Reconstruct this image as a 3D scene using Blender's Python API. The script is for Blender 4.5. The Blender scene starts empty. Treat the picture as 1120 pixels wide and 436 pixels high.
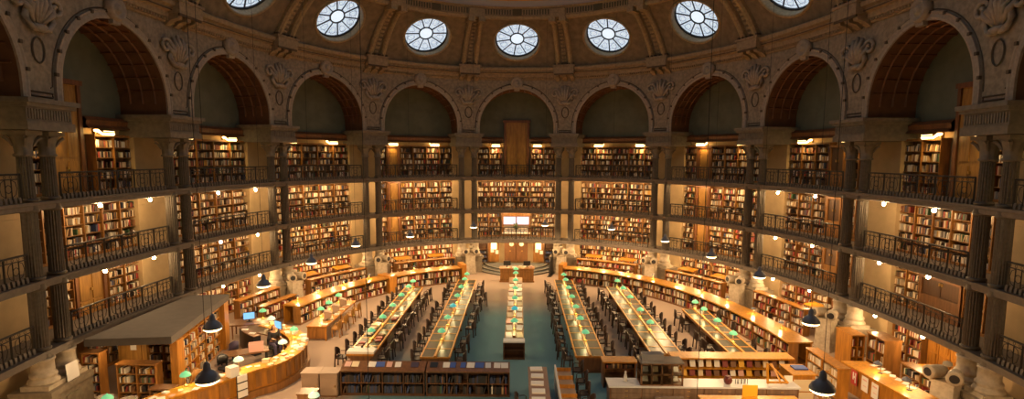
import bpy, math, random
import numpy as np
from mathutils import Matrix, Vector
PI = math.pi
rng = random.Random(7)
SC = bpy.context.scene
COL = SC.collection

# ------------------------------------------------------------------ plan of the oval room
S = 7.915                                   # bay length along the ring of columns
_K = np.linspace(-10, 10, 8001)
_TH = np.radians(22.5*_K + 13.8947*np.sin(PI*_K/4) - 1.5304*np.sin(PI*_K/2))
_h = _K[1]-_K[0]
_dx, _dy = S*np.cos(_TH), -S*np.sin(_TH)
_X = np.r_[0, np.cumsum((_dx[1:]+_dx[:-1])/2*_h)]
_Y = np.r_[0, np.cumsum((_dy[1:]+_dy[:-1])/2*_h)]
_X -= _X[4000]
_m = np.abs(_K) <= 8
_Y -= (_Y[_m].max()+_Y[_m].min())/2
def ring(k):
    return (float(np.interp(k, _K, _X)), float(np.interp(k, _K, _Y)), float(np.interp(k, _K, _TH)))
def W(k, u=0.0, v=0.0, z=0.0):
    """k bay number (0 = far end), u metres along the ring, v metres outwards, z up"""
    x, y, th = ring(k+u/S)
    return (x+math.sin(th)*v, y+math.cos(th)*v, z)
def WF(k):
    return lambda p: W(k, p[0], p[1], p[2])
G1, G2, G3 = 2.6, 5.05, 7.72                # gallery floors
IMP0, IMP = 10.1, 11.15                     # entablature block over the columns
CORN0, CORN1 = 15.45, 16.3
VW = 1.9                                    # outer wall

# ------------------------------------------------------------------ camera
CX, CY, CZ, CF = 0.2159, -23.1747, 9.314, 617.3819
_p, _r, _yw = 0.1108, 0.0049, -0.0121
_R = Vector((math.cos(_yw), -math.sin(_yw), 0)); _F0 = Vector((math.sin(_yw), math.cos(_yw), 0)); _Z = Vector((0, 0, 1))
_F = math.cos(_p)*_F0-math.sin(_p)*_Z; _U = math.sin(_p)*_F0+math.cos(_p)*_Z
_Xc = math.cos(_r)*_R+math.sin(_r)*_U; _Yc = -math.sin(_r)*_R+math.cos(_r)*_U
cd = bpy.data.cameras.new('camera'); cam = bpy.data.objects.new('camera', cd); COL.objects.link(cam)
mw = Matrix.Identity(4)
for i in range(3):
    mw[i][0] = _Xc[i]; mw[i][1] = _Yc[i]; mw[i][2] = -_F[i]
mw[0][3], mw[1][3], mw[2][3] = CX, CY, CZ
cam.matrix_world = mw
cd.sensor_width = 36; cd.lens = CF*36/1120; cd.shift_y = (240.1885-218)/1120; cd.clip_start = 0.05; cd.clip_end = 300
SC.camera = cam
def project(P):
    d = Vector(P)-Vector((CX, CY, CZ)); f = d.dot(_F)
    return (560+CF*d.dot(_Xc)/f, 240.19-CF*d.dot(_Yc)/f, f)

# ------------------------------------------------------------------ materials
MATS = {}
def mat(name, col, rough=0.6, metal=0.0, noise=0.0, scale=4.0, stretch=(1, 1, 1), bump=0.0, coat=0.0, col2=None, spec=0.5):
    if name in MATS: return MATS[name]
    m = bpy.data.materials.new(name); m.use_nodes = True
    nt = m.node_tree; b = nt.nodes['Principled BSDF']
    b.inputs['Roughness'].default_value = rough; b.inputs['Metallic'].default_value = metal
    b.inputs['Base Color'].default_value = (*col, 1)
    b.inputs['Specular IOR Level'].default_value = spec
    if coat: b.inputs['Coat Weight'].default_value = coat; b.inputs['Coat Roughness'].default_value = 0.15
    if noise or bump:
        tc = nt.nodes.new('ShaderNodeTexCoord'); mp = nt.nodes.new('ShaderNodeMapping')
        mp.inputs['Scale'].default_value = stretch
        nz = nt.nodes.new('ShaderNodeTexNoise'); nz.inputs['Scale'].default_value = scale; nz.inputs['Detail'].default_value = 4
        nt.links.new(tc.outputs['Object'], mp.inputs['Vector']); nt.links.new(mp.outputs['Vector'], nz.inputs['Vector'])
        if noise:
            r = nt.nodes.new('ShaderNodeValToRGB')
            c2 = col2 or tuple(c*(1-noise) for c in col)
            r.color_ramp.elements[0].position = 0.35; r.color_ramp.elements[1].position = 0.65
            r.color_ramp.elements[0].color = (*c2, 1); r.color_ramp.elements[1].color = (*col, 1)
            nt.links.new(nz.outputs['Fac'], r.inputs['Fac']); nt.links.new(r.outputs['Color'], b.inputs['Base Color'])
        if bump:
            bp = nt.nodes.new('ShaderNodeBump'); bp.inputs['Strength'].default_value = bump; bp.inputs['Distance'].default_value = 0.02
            nt.links.new(nz.outputs['Fac'], bp.inputs['Height']); nt.links.new(bp.outputs['Normal'], b.inputs['Normal'])
    MATS[name] = m
    return m
def emis(name, col, strength, base=None):
    if name in MATS: return MATS[name]
    m = bpy.data.materials.new(name); m.use_nodes = True
    b = m.node_tree.nodes['Principled BSDF']
    b.inputs['Base Color'].default_value = (*(base or col), 1); b.inputs['Roughness'].default_value = 0.4
    b.inputs['Emission Color'].default_value = (*col, 1); b.inputs['Emission Strength'].default_value = strength
    MATS[name] = m
    return m
def wood(name, col, rough=0.4, coat=0.0):
    return mat(name, col, rough, noise=0.35, scale=3.0, stretch=(3, 3, 0.5), coat=coat)

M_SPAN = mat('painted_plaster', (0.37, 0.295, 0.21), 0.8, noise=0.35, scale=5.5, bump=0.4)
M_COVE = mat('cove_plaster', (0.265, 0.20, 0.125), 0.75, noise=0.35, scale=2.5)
M_RIB = mat('gilt_rib', (0.46, 0.335, 0.18), 0.6, noise=0.3, scale=7)
M_CORN = mat('cornice_stone', (0.40, 0.29, 0.17), 0.7, noise=0.3, scale=6)
M_TRIM = mat('arch_trim', (0.42, 0.34, 0.26), 0.7, noise=0.2, scale=8)
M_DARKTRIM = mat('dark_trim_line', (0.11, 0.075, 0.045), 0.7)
M_LUN = mat('lunette_paint', (0.165, 0.175, 0.12), 0.85, noise=0.2, scale=1.5)
M_STONE = mat('tan_stone', (0.56, 0.41, 0.225), 0.7, noise=0.15, scale=1.5)
M_PALE = mat('pale_stone', (0.50, 0.42, 0.31), 0.65, noise=0.25, scale=6, bump=0.2)
M_IMP = mat('grey_stone', (0.24, 0.205, 0.155), 0.7, noise=0.25, scale=5, bump=0.2)
M_IRON = mat('bronzed_iron', (0.135, 0.112, 0.085), 0.55, noise=0.25, scale=9, metal=0.1)
M_RAIL = mat('black_iron', (0.055, 0.048, 0.042), 0.45, metal=0.4)
M_GAL = mat('gallery_slab', (0.17, 0.14, 0.115), 0.6, noise=0.2, scale=6)
M_CASE = wood('oak_bookcase', (0.34, 0.15, 0.035), 0.4)
M_SHELF = wood('oak_shelf', (0.28, 0.125, 0.032), 0.4)
M_BACK = wood('bookcase_back', (0.20, 0.10, 0.035), 0.6)
M_DOOR = wood('oak_door', (0.42, 0.215, 0.05), 0.4)
M_DOORF = wood('redwood_frame', (0.22, 0.085, 0.03), 0.45)
M_CAB = wood('walnut_dark', (0.105, 0.05, 0.022), 0.35)
M_CAB2 = wood('walnut_mid', (0.22, 0.10, 0.04), 0.35)
M_HONEY = wood('honey_wood', (0.50, 0.205, 0.024), 0.4, coat=0.1)
M_GOLD = wood('varnished_top', (0.62, 0.265, 0.014), 0.42)
M_CTOP = wood('counter_top_wood', (0.40, 0.175, 0.014), 0.3)
M_LEATH = mat('desk_leather', (0.03, 0.028, 0.02), 0.3, noise=0.15, scale=3, spec=0.1)
M_BRASS = mat('brass', (0.70, 0.46, 0.16), 0.3, metal=0.9)
M_CHAIR = mat('dark_chair_wood', (0.045, 0.026, 0.018), 0.4)
M_CHAIRS = mat('chair_leather', (0.035, 0.025, 0.022), 0.5)
M_ORCH = wood('orange_chair_wood', (0.50, 0.24, 0.05), 0.4)
M_WHITE = mat('white_paper', (0.80, 0.78, 0.74), 0.7)
M_CREAM = mat('cream_paper', (0.75, 0.62, 0.42), 0.7)
M_GREYT = mat('pale_grey_top', (0.62, 0.62, 0.64), 0.35)
M_ROOF = mat('kiosk_roof_felt', (0.095, 0.082, 0.076), 0.75, noise=0.15, scale=3)
M_BEIGE = mat('beige_panel', (0.36, 0.25, 0.175), 0.6, noise=0.1, scale=3)
M_BLACK = mat('black_plastic', (0.02, 0.02, 0.022), 0.4)
M_ENAM = mat('blue_grey_enamel', (0.15, 0.165, 0.22), 0.35, coat=0.3)
M_RIMGLOW = emis('added_rim_glow', (1.0, 0.72, 0.34), 7.0)
M_INSIDE = mat('white_enamel', (0.85, 0.8, 0.7), 0.4)
M_RED = mat('red_card', (0.50, 0.05, 0.04), 0.6)
M_BLUE = mat('blue_card', (0.06, 0.12, 0.42), 0.5)
M_YEL = mat('yellow_card', (0.75, 0.42, 0.03), 0.5)
M_PINK = mat('pink_card', (0.7, 0.42, 0.36), 0.6)
M_SKIN = mat('skin', (0.58, 0.34, 0.22), 0.55)
M_HAIR = mat('brown_hair', (0.075, 0.03, 0.014), 0.5, noise=0.4, scale=30)
M_JACKET = mat('dark_jacket', (0.022, 0.018, 0.022), 0.8)
M_PURPLE = mat('purple_cloth', (0.06, 0.045, 0.09), 0.8)
M_LEAF = mat('leaf', (0.08, 0.16, 0.05), 0.6)
M_BULB = emis('warm_bulb', (1.0, 0.68, 0.30), 60)
M_BULB2 = emis('reflector_bulb', (1.0, 0.62, 0.22), 45)
M_CASEL = emis('case_lamp_glow', (1.0, 0.66, 0.24), 9)
M_SHADE = emis('green_glass', (0.24, 0.78, 0.40), 0.42, (0.12, 0.50, 0.24))
M_SHADEB = emis('pale_glass', (0.62, 0.85, 0.62), 0.6, (0.5, 0.7, 0.5))
M_SHADET = emis('turquoise_glass', (0.06, 0.50, 0.55), 0.55, (0.05, 0.4, 0.45))
M_SCREEN = emis('lit_screen', (0.25, 0.60, 1.0), 1.1, (0.02, 0.02, 0.02))
M_SKYP = emis('window_daylight', (0.45, 0.66, 1.0), 0.75, (0.5, 0.5, 0.5))
M_EXIT = emis('exit_green', (0.05, 0.75, 0.30), 2.0)
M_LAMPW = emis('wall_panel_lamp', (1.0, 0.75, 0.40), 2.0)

def glass_mat():
    m = bpy.data.materials.new('clear_glass'); m.use_nodes = True
    b = m.node_tree.nodes['Principled BSDF']
    b.inputs['Base Color'].default_value = (0.9, 0.95, 0.95, 1); b.inputs['Roughness'].default_value = 0.03
    b.inputs['Transmission Weight'].default_value = 1.0; b.inputs['IOR'].default_value = 1.1
    return m
M_GLASS = glass_mat()

def soffit_mat():
    m = mat('coffered_soffit', (0.30, 0.125, 0.045), 0.7)
    nt = m.node_tree; b = nt.nodes['Principled BSDF']
    tc = nt.nodes.new('ShaderNodeTexCoord')
    br = nt.nodes.new('ShaderNodeTexNoise'); br.inputs['Scale'].default_value = 3.0
    r = nt.nodes.new('ShaderNodeValToRGB')
    r.color_ramp.elements[0].color = (0.11, 0.045, 0.022, 1); r.color_ramp.elements[1].color = (0.21, 0.095, 0.038, 1)
    nt.links.new(tc.outputs['Object'], br.inputs['Vector']); nt.links.new(br.outputs['Fac'], r.inputs['Fac'])
    nt.links.new(r.outputs['Color'], b.inputs['Base Color'])
    return m
M_SOFF = soffit_mat()
M_PED = mat('pedestal_stone', (0.26, 0.21, 0.145), 0.7, noise=0.25, scale=6, bump=0.2)

BOOKCOLS = [('cream', (0.66, 0.54, 0.38), 6), ('white', (0.76, 0.71, 0.62), 5), ('tan', (0.44, 0.29, 0.15), 4), ('brown', (0.19, 0.09, 0.04), 6),
            ('dark brown', (0.07, 0.038, 0.024), 6), ('dark red', (0.22, 0.035, 0.028), 2.5), ('red', (0.42, 0.06, 0.04), .9), ('black', (0.022, 0.02, 0.022), 5),
            ('navy', (0.035, 0.05, 0.12), 2), ('green', (0.05, 0.11, 0.055), 1), ('grey', (0.30, 0.28, 0.26), 3), ('ochre', (0.45, 0.25, 0.05), 2)]
BOOKW = [c[2] for c in BOOKCOLS]
DARKW = [0, 0.12, 0.05, .4, 6, .2, 0, 10, 6, .3, .2, 0]
BOXW = [6, 5, 5, 0, 0, 0, 0, 0, 0, 0, 0, 1]
REDW = [6, 6, 4, 5, 4, 5, 3, 3, 1, 1, 1, 1]
M_BOOK = [mat('%s_book_cover' % c[0].replace(' ', '_'), c[1], 0.6) for c in BOOKCOLS]

def carpet():
    m = mat('carpet', (0.3, 0.36, 0.34), 0.9, spec=0.2)
    nt = m.node_tree; b = nt.nodes['Principled BSDF']
    tc = nt.nodes.new('ShaderNodeTexCoord')
    nz = nt.nodes.new('ShaderNodeTexNoise'); nz.inputs['Scale'].default_value = 60; nz.inputs['Detail'].default_value = 3
    # cool light painted in as teal mid-room, warm lamp light as beige around it
    def math_(op, a, b_=None, clamp=False):
        n = nt.nodes.new('ShaderNodeMath'); n.operation = op; n.use_clamp = clamp
        for i_, x_ in enumerate((a, b_)):
            if x_ is None: continue
            if isinstance(x_, (int, float)): n.inputs[i_].default_value = x_
            else: nt.links.new(x_, n.inputs[i_])
        return n.outputs[0]
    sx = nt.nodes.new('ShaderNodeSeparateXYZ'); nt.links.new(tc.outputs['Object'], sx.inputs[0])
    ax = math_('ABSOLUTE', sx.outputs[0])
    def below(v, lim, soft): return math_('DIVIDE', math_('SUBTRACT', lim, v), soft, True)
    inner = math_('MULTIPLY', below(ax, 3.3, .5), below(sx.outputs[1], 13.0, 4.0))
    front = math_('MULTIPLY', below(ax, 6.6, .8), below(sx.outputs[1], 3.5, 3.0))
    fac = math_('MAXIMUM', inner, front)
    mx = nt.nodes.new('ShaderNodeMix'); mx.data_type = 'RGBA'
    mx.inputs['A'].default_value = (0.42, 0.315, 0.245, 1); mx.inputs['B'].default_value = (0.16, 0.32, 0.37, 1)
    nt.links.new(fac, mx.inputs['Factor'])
    m2 = nt.nodes.new('ShaderNodeMix'); m2.data_type = 'RGBA'; m2.blend_type = 'MULTIPLY'; m2.inputs['Factor'].default_value = 0.35
    nt.links.new(mx.outputs['Result'], m2.inputs['A']); nt.links.new(tc.outputs['Object'], nz.inputs['Vector']); nt.links.new(nz.outputs['Color'], m2.inputs['B'])
    nt.links.new(m2.outputs['Result'], b.inputs['Base Color'])
    return m
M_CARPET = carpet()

def oculus_mat():
    m = bpy.data.materials.new('frosted_ornament_glass'); m.use_nodes = True
    nt = m.node_tree; b = nt.nodes['Principled BSDF']
    tc = nt.nodes.new('ShaderNodeTexCoord')
    vo = nt.nodes.new('ShaderNodeTexVoronoi'); vo.inputs['Scale'].default_value = 3.2; vo.feature = 'DISTANCE_TO_EDGE'
    r = nt.nodes.new('ShaderNodeValToRGB')
    r.color_ramp.elements[0].position = 0.0; r.color_ramp.elements[0].color = (0.30, 0.38, 0.47, 1)
    r.color_ramp.elements[1].position = 0.07; r.color_ramp.elements[1].color = (0.58, 0.68, 0.78, 1)
    nt.links.new(tc.outputs['Object'], vo.inputs['Vector']); nt.links.new(vo.outputs['Distance'], r.inputs['Fac'])
    nt.links.new(r.outputs['Color'], b.inputs['Emission Color']); b.inputs['Emission Strength'].default_value = 1.0
    b.inputs['Base Color'].default_value = (0.3, 0.33, 0.36, 1); b.inputs['Roughness'].default_value = 0.3
    return m
M_OCUL = oculus_mat()
M_OCUC = emis('clear_oculus_glass', (0.70, 0.80, 0.88), 1.05, (0.3, 0.3, 0.3))
M_LEAD = mat('window_iron', (0.02, 0.022, 0.028), 0.5)

# ------------------------------------------------------------------ mesh builder
class MB:
    def __init__(s): s.v = []; s.f = []; s.sm = []; s.mi = []; s.cur = 0
    def add(s, vs, fs, smooth=False):
        b = len(s.v); s.v.extend(vs)
        for f in fs: s.f.append(tuple(b+i for i in f)); s.sm.append(smooth); s.mi.append(s.cur)
        return s
    def box(s, x0, x1, y0, y1, z0, z1, f=None, nu=1):
        """box; f maps points (curved frames), nu slices along x"""
        vs = []; fs = []
        for i in range(nu+1):
            x = x0+(x1-x0)*i/nu
            vs += [(x, y0, z0), (x, y1, z0), (x, y1, z1), (x, y0, z1)]
        for i in range(nu):
            a = 4*i; c = a+4
            for j in range(4):
                j2 = (j+1) % 4
                fs.append((a+j, c+j, c+j2, a+j2))
        fs.append((0, 1, 2, 3)); e = 4*nu; fs.append((e+3, e+2, e+1, e))
        if f: vs = [f(p) for p in vs]
        return s.add(vs, fs)
    def prism(s, poly, z0, z1, f=None):
        n = len(poly)
        vs = [(x, y, z0) for x, y in poly]+[(x, y, z1) for x, y in poly]
        fs = [tuple(range(n-1, -1, -1)), tuple(range(n, 2*n))]+[(i, (i+1) % n, n+(i+1) % n, n+i) for i in range(n)]
        if f: vs = [f(p) for p in vs]
        return s.add(vs, fs)
    def extrude(s, poly, x0, x1, f=None, nu=1):
        """poly in (y,z), extruded along x"""
        n = len(poly); vs = []; fs = []
        for i in range(nu+1):
            x = x0+(x1-x0)*i/nu
            vs += [(x, y, z) for y, z in poly]
        for i in range(nu):
            for j in range(n):
                j2 = (j+1) % n
                fs.append((i*n+j, (i+1)*n+j, (i+1)*n+j2, i*n+j2))
        fs.append(tuple(range(n))); fs.append(tuple(range((nu+1)*n-1, nu*n-1, -1)))
        if f: vs = [f(p) for p in vs]
        return s.add(vs, fs)
    def lathe(s, prof, n=16, c=(0, 0, 0), mod=None, f=None, smooth=True, axis='z', cap=True):
        vs = []; fs = []
        for r, z in prof:
            for i in range(n):
                a = 2*PI*i/n; rr = r*(mod(i, z) if mod else 1)
                p = (rr*math.cos(a), rr*math.sin(a), z)
                if axis == 'y': p = (p[0], p[2], p[1])
                if axis == 'x': p = (p[2], p[0], p[1])
                vs.append((p[0]+c[0], p[1]+c[1], p[2]+c[2]))
        for j in range(len(prof)-1):
            for i in range(n):
                i2 = (i+1) % n
                fs.append((j*n+i, j*n+i2, (j+1)*n+i2, (j+1)*n+i))
        if f: vs = [f(p) for p in vs]
        s.add(vs, fs, smooth)
        if cap:
            b = len(s.v)-len(vs); e = (len(prof)-1)*n
            s.f.append(tuple(b+i for i in range(n-1, -1, -1))); s.sm.append(False); s.mi.append(s.cur)
            s.f.append(tuple(b+e+i for i in range(n))); s.sm.append(False); s.mi.append(s.cur)
        return s
    def tube(s, pts, r, n=6, closed=False, f=None):
        pts = [Vector(f(p) if f else p) for p in pts]; m = len(pts); vs = []; fs = []
        rs = r if isinstance(r, (list, tuple)) else [r]*m
        for i, p in enumerate(pts):
            a = pts[i-1] if (i > 0 or closed) else p
            b = pts[(i+1) % m] if (i < m-1 or closed) else p
            d = (b-a)
            if d.length < 1e-9: d = Vector((0, 0, 1))
            d.normalize()
            ref = Vector((0, 0, 1)) if abs(d.z) < 0.9 else Vector((1, 0, 0))
            e1 = d.cross(ref).normalized(); e2 = d.cross(e1)
            for j in range(n):
                t = 2*PI*j/n
                vs.append(tuple(p+(e1*math.cos(t)+e2*math.sin(t))*rs[i]))
        for i in range(m if closed else m-1):
            i2 = (i+1) % m
            for j in range(n):
                j2 = (j+1) % n
                fs.append((i*n+j, i*n+j2, i2*n+j2, i2*n+j))
        if not closed:
            fs.append(tuple(range(n-1, -1, -1))); fs.append(tuple((m-1)*n+j for j in range(n)))
        return s.add(vs, fs, n > 5)
    def bar(s, a, b, w=0.03, f=None):
        return s.tube([a, b], w/1.414, 4, f=f)
    def build(s, name, m, parent=None, origin=None, rot=0.0):
        off = Vector(origin) if origin is not None else Vector((0, 0, 0))
        if parent is not None and getattr_world(parent):
            r = parent
            while r.parent is not None: r = r.parent
            off = r.location
        me = bpy.data.meshes.new(name)
        me.from_pydata([(x-off[0], y-off[1], z-off[2]) for x, y, z in s.v], [], s.f)
        me.polygons.foreach_set('use_smooth', s.sm)
        ms = m if isinstance(m, (list, tuple)) else [m]
        for mm in ms: me.materials.append(mm)
        if len(ms) > 1: me.polygons.foreach_set('material_index', s.mi)
        me.update()
        o = bpy.data.objects.new(name, me); COL.objects.link(o)
        if parent is not None: o.parent = parent
        elif origin is not None: o.location = off
        return o
WORLDSPACE = set()
def getattr_world(o):
    r = o
    while r.parent is not None: r = r.parent
    return r.name in WORLDSPACE
def mb(): return MB()
def B(*a, f=None, nu=1): return MB().box(*a, f=f, nu=nu)

USED = {}
def tag(o, label=None, cat=None, group=None, kind=None):
    if label:
        o['label'] = label; USED[label.lower()] = USED.get(label.lower(), 0)+1
    if cat: o['category'] = cat
    if group: o['group'] = group
    if kind: o['kind'] = kind
    return o
def thing(name, label, cat, loc=(0, 0, 0), rz=0.0, group=None, world=False):
    o = bpy.data.objects.new(name, None); COL.objects.link(o)
    o.location = loc; o.rotation_euler = (0, 0, rz); o.empty_display_size = 0.1
    if world: WORLDSPACE.add(o.name)
    return tag(o, label, cat, group)
KIDS = {}
def children(o):
    return [c for c in o.children]
def copy_tree(o, parent=None):
    c = o.copy(); COL.objects.link(c)
    if parent is not None: c.parent = parent
    for ch in children(o): copy_tree(ch, c)
    return c
def dup(root, loc, rz, label, group=None):
    c = copy_tree(root); c.location = loc; c.rotation_euler = (0, 0, rz)
    return tag(c, label, None, group)
def struct(name, b, m, label=None, parent=None, origin=None):
    o = b.build(name, m, parent, origin)
    if parent is None: o['kind'] = 'structure'
    if label: o['label'] = label
    return o
NTH = ('first second third fourth fifth sixth seventh eighth ninth tenth eleventh twelfth thirteenth fourteenth fifteenth sixteenth seventeenth eighteenth nineteenth twentieth').split()
TENS = {2: 'twenty', 3: 'thirty', 4: 'forty', 5: 'fifty', 6: 'sixty', 7: 'seventy', 8: 'eighty', 9: 'ninety'}
TENTH = {2: 'twentieth', 3: 'thirtieth', 4: 'fortieth', 5: 'fiftieth', 6: 'sixtieth', 7: 'seventieth', 8: 'eightieth', 9: 'ninetieth'}
def nth(i):
    if i < 20: return NTH[i]
    n = i+1; t, u = divmod(n, 10)
    if t > 9: return 'hundredth-and-'+nth(i-100) if i > 99 else 'hundredth'
    return TENTH[t] if u == 0 else TENS[t]+'-'+NTH[u-1]
def bayname(k):
    if k == 0: return 'far central bay'
    return '%s %s bay' % (nth(abs(k)-1), 'left' if k < 0 else 'right')

# ------------------------------------------------------------------ lights
LD = {}
def light(parent, loc, power, col=(1.0, 0.62, 0.28), r=0.06, key=None):
    key = key or (power, col, r)
    if key not in LD:
        l = bpy.data.lights.new('lamp_light', 'POINT'); l.energy = power; l.color = col; l.shadow_soft_size = r
        LD[key] = l
    o = bpy.data.objects.new('lamp_light', LD[key]); COL.objects.link(o); o.location = loc
    if parent is not None:
        o.parent = parent
        if getattr_world(parent):
            rr = parent
            while rr.parent is not None: rr = rr.parent
            o.location = Vector(loc)-rr.location
    return o
def spot(parent, loc, power, col, r=0.05, angle=2.6, blend=0.4):
    key = ('spot', power, col, r, angle)
    if key not in LD:
        l = bpy.data.lights.new('lamp_light', 'SPOT'); l.energy = power; l.color = col; l.shadow_soft_size = r; l.spot_size = angle; l.spot_blend = blend
        LD[key] = l
    o = bpy.data.objects.new('lamp_light', LD[key]); COL.objects.link(o); o.location = loc; o.parent = parent
    return o
WARM = (1.0, 0.63, 0.30)

# ------------------------------------------------------------------ books: collected here, built at the end
BOOKS = []     # (P0, du, dn, w, h, d, colour index, lean, ctx or None, place words)
def fill_shelf(P0, P1, dn, z, hmax, depth, weights=None, ctx=None, fill=0.94, tmin=0.035, tmax=0.075, hmin=0.62):
    """books standing from P0 to P1 (x,y), spines toward -dn, dn = direction to the shelf's back"""
    a = Vector((P0[0], P0[1], 0)); b = Vector((P1[0], P1[1], 0)); L = (b-a).length
    du = (b-a)/L; x = 0.015; n = 0
    ht = hmax*rng.uniform(0.62, 0.86)
    while True:
        if rng.random() > fill:
            x += rng.uniform(0.05, 0.28)
            ht = hmax*rng.uniform(0.6, 0.88)
        if rng.random() < 0.2: ht = hmax*rng.uniform(hmin, 0.9)
        w = rng.uniform(tmin, tmax)
        if x+w > L-0.015: break
        h = ht*rng.uniform(0.88, 1.0); d = depth*rng.uniform(0.7, 0.85)
        ci = rng.choices(range(len(BOOKCOLS)), weights or BOOKW)[0]
        p = a+du*x
        lean = 0.0
        if rng.random() < 0.13: lean = rng.uniform(0.1, 0.32)
        hh = h*math.cos(lean)
        if x+w+hh*math.sin(lean) > L-0.01: lean = 0.0
        BOOKS.append((p.x, p.y, z, du.x, du.y, dn[0], dn[1], w, h, d, ci, lean, ctx, n))
        x += w*1.02+(h*math.sin(lean) if lean else 0); n += 1

# ------------------------------------------------------------------ SHELL
fl = mb(); N = 96
poly = [W(-8+16*i/N, 0, VW+0.4, 0)[:2] for i in range(N)]
fl.prism(poly, -0.2, 0.0)
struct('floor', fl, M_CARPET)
def ringsweep(prof, k0=-8, k1=8, n=160, closed_prof=True):
    """profile [(v,z)] swept along the ring"""
    b = mb(); m = len(prof); full = (k1-k0) >= 16
    rows = n if full else n+1
    for i in range(rows):
        k = k0+(k1-k0)*i/n
        for v, z in prof: b.v.append(W(k, 0, v, z))
    for i in range(n):
        i2 = (i+1) % rows if full else i+1
        for j in range(m if closed_prof else m-1):
            j2 = (j+1) % m
            b.f.append((i*m+j, i2*m+j, i2*m+j2, i*m+j2)); b.sm.append(False); b.mi.append(0)
    return b
struct('wall_lower', ringsweep([(VW, 0), (VW+0.4, 0), (VW+0.4, IMP-0.35), (VW, IMP-0.35)]), M_STONE)
struct('wall_lunette', ringsweep([(VW, IMP-0.35), (VW+0.4, IMP-0.35), (VW+0.4, 15.6), (VW, 15.6)]), M_LUN)
tb = mb()
for a_, c_ in ((-8, -4-1.42/S), (-4+.55/S, -1.05/S), (1.05/S, 4-.5/S), (4+1.45/S, 8)):
    q = ringsweep([(1.35, 10.45), (VW-0.01, 10.45), (VW-0.01, 10.95), (1.6, 10.95), (1.45, 10.8), (1.5, 10.6)], a_, c_, 60)
    tb.add(q.v, q.f)
struct('trim_1', tb, M_DOORF)
for g, nm in ((G1, 'lower'), (G2, 'middle'), (G3, 'upper')):
    struct('floor_gallery_'+nm, ringsweep([(-0.30, g), (-0.30, g-0.10), (-0.24, g-0.12), (-0.24, g-0.26), (-0.14, g-0.30), (VW-0.01, g-0.22), (VW-0.01, g)]), M_GAL)

# arcade: spandrels with arched openings and barrel vaults behind
AR, AZ = 3.05, IMP+0.5
NA = 28
def arch_pts(r, n=NA):
    pts = [(-r, IMP)]
    for i in range(n+1):
        a = PI-PI*i/n
        pts.append((r*math.cos(a), AZ+r*math.sin(a)))
    pts.append((r, IMP))
    return pts
sp = mb(); so = mb()
for k in range(-8, 8):
    f = WF(k); ap = arch_pts(AR); H = S/2
    top = []
    for (u, z) in ap:
        if z <= AZ+1e-6: top.append((-H if u < 0 else H, z))
        else:
            a = math.atan2(z-AZ, u); c, s_ = math.cos(a), math.sin(a)
            t = min(H/abs(c) if abs(c) > 1e-6 else 1e9, (15.6-AZ)/s_)
            top.append((c*t, AZ+s_*t))
    # corner fix: insert exact corners
    v0 = -0.35
    vs = []; fs = []
    n = len(ap)
    for (u, z), (U, Z) in zip(ap, top):
        vs.append(f((u, v0, z))); vs.append(f(((u+U)/2, v0, (z+Z)/2))); vs.append(f((U, v0, Z)))
    for i in range(n-1):
        for j in (0, 1):
            fs.append((3*i+j, 3*i+j+1, 3*i+j+4, 3*i+j+3))
    for sgn in (-1, 1):
        idx = [i for i in range(n-1) if (abs(abs(top[i][0])-H) < 1e-6) != (abs(abs(top[i+1][0])-H) < 1e-6) and (top[i][0]*sgn > 0)]
        for i in idx:
            vs.append(f((sgn*H, v0, 15.6))); fs.append((3*i+2, len(vs)-1, 3*i+5))
    sp.add(vs, fs)
    for (u0, z0), (u1, z1) in zip(ap[:-1], ap[1:]):
        pts = []
        vv = [-0.35, 0.4, 1.15, VW]
        for v in vv: pts += [f((u0, v, z0)), f((u1, v, z1))]
        so.add(pts, [(2*j, 2*j+1, 2*j+3, 2*j+2) for j in range(3)], True)
wall = struct('wall_arcade', sp, M_SPAN)
struct('ceiling_vaults', so, M_SOFF)
VIS = range(-5, 6)
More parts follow.
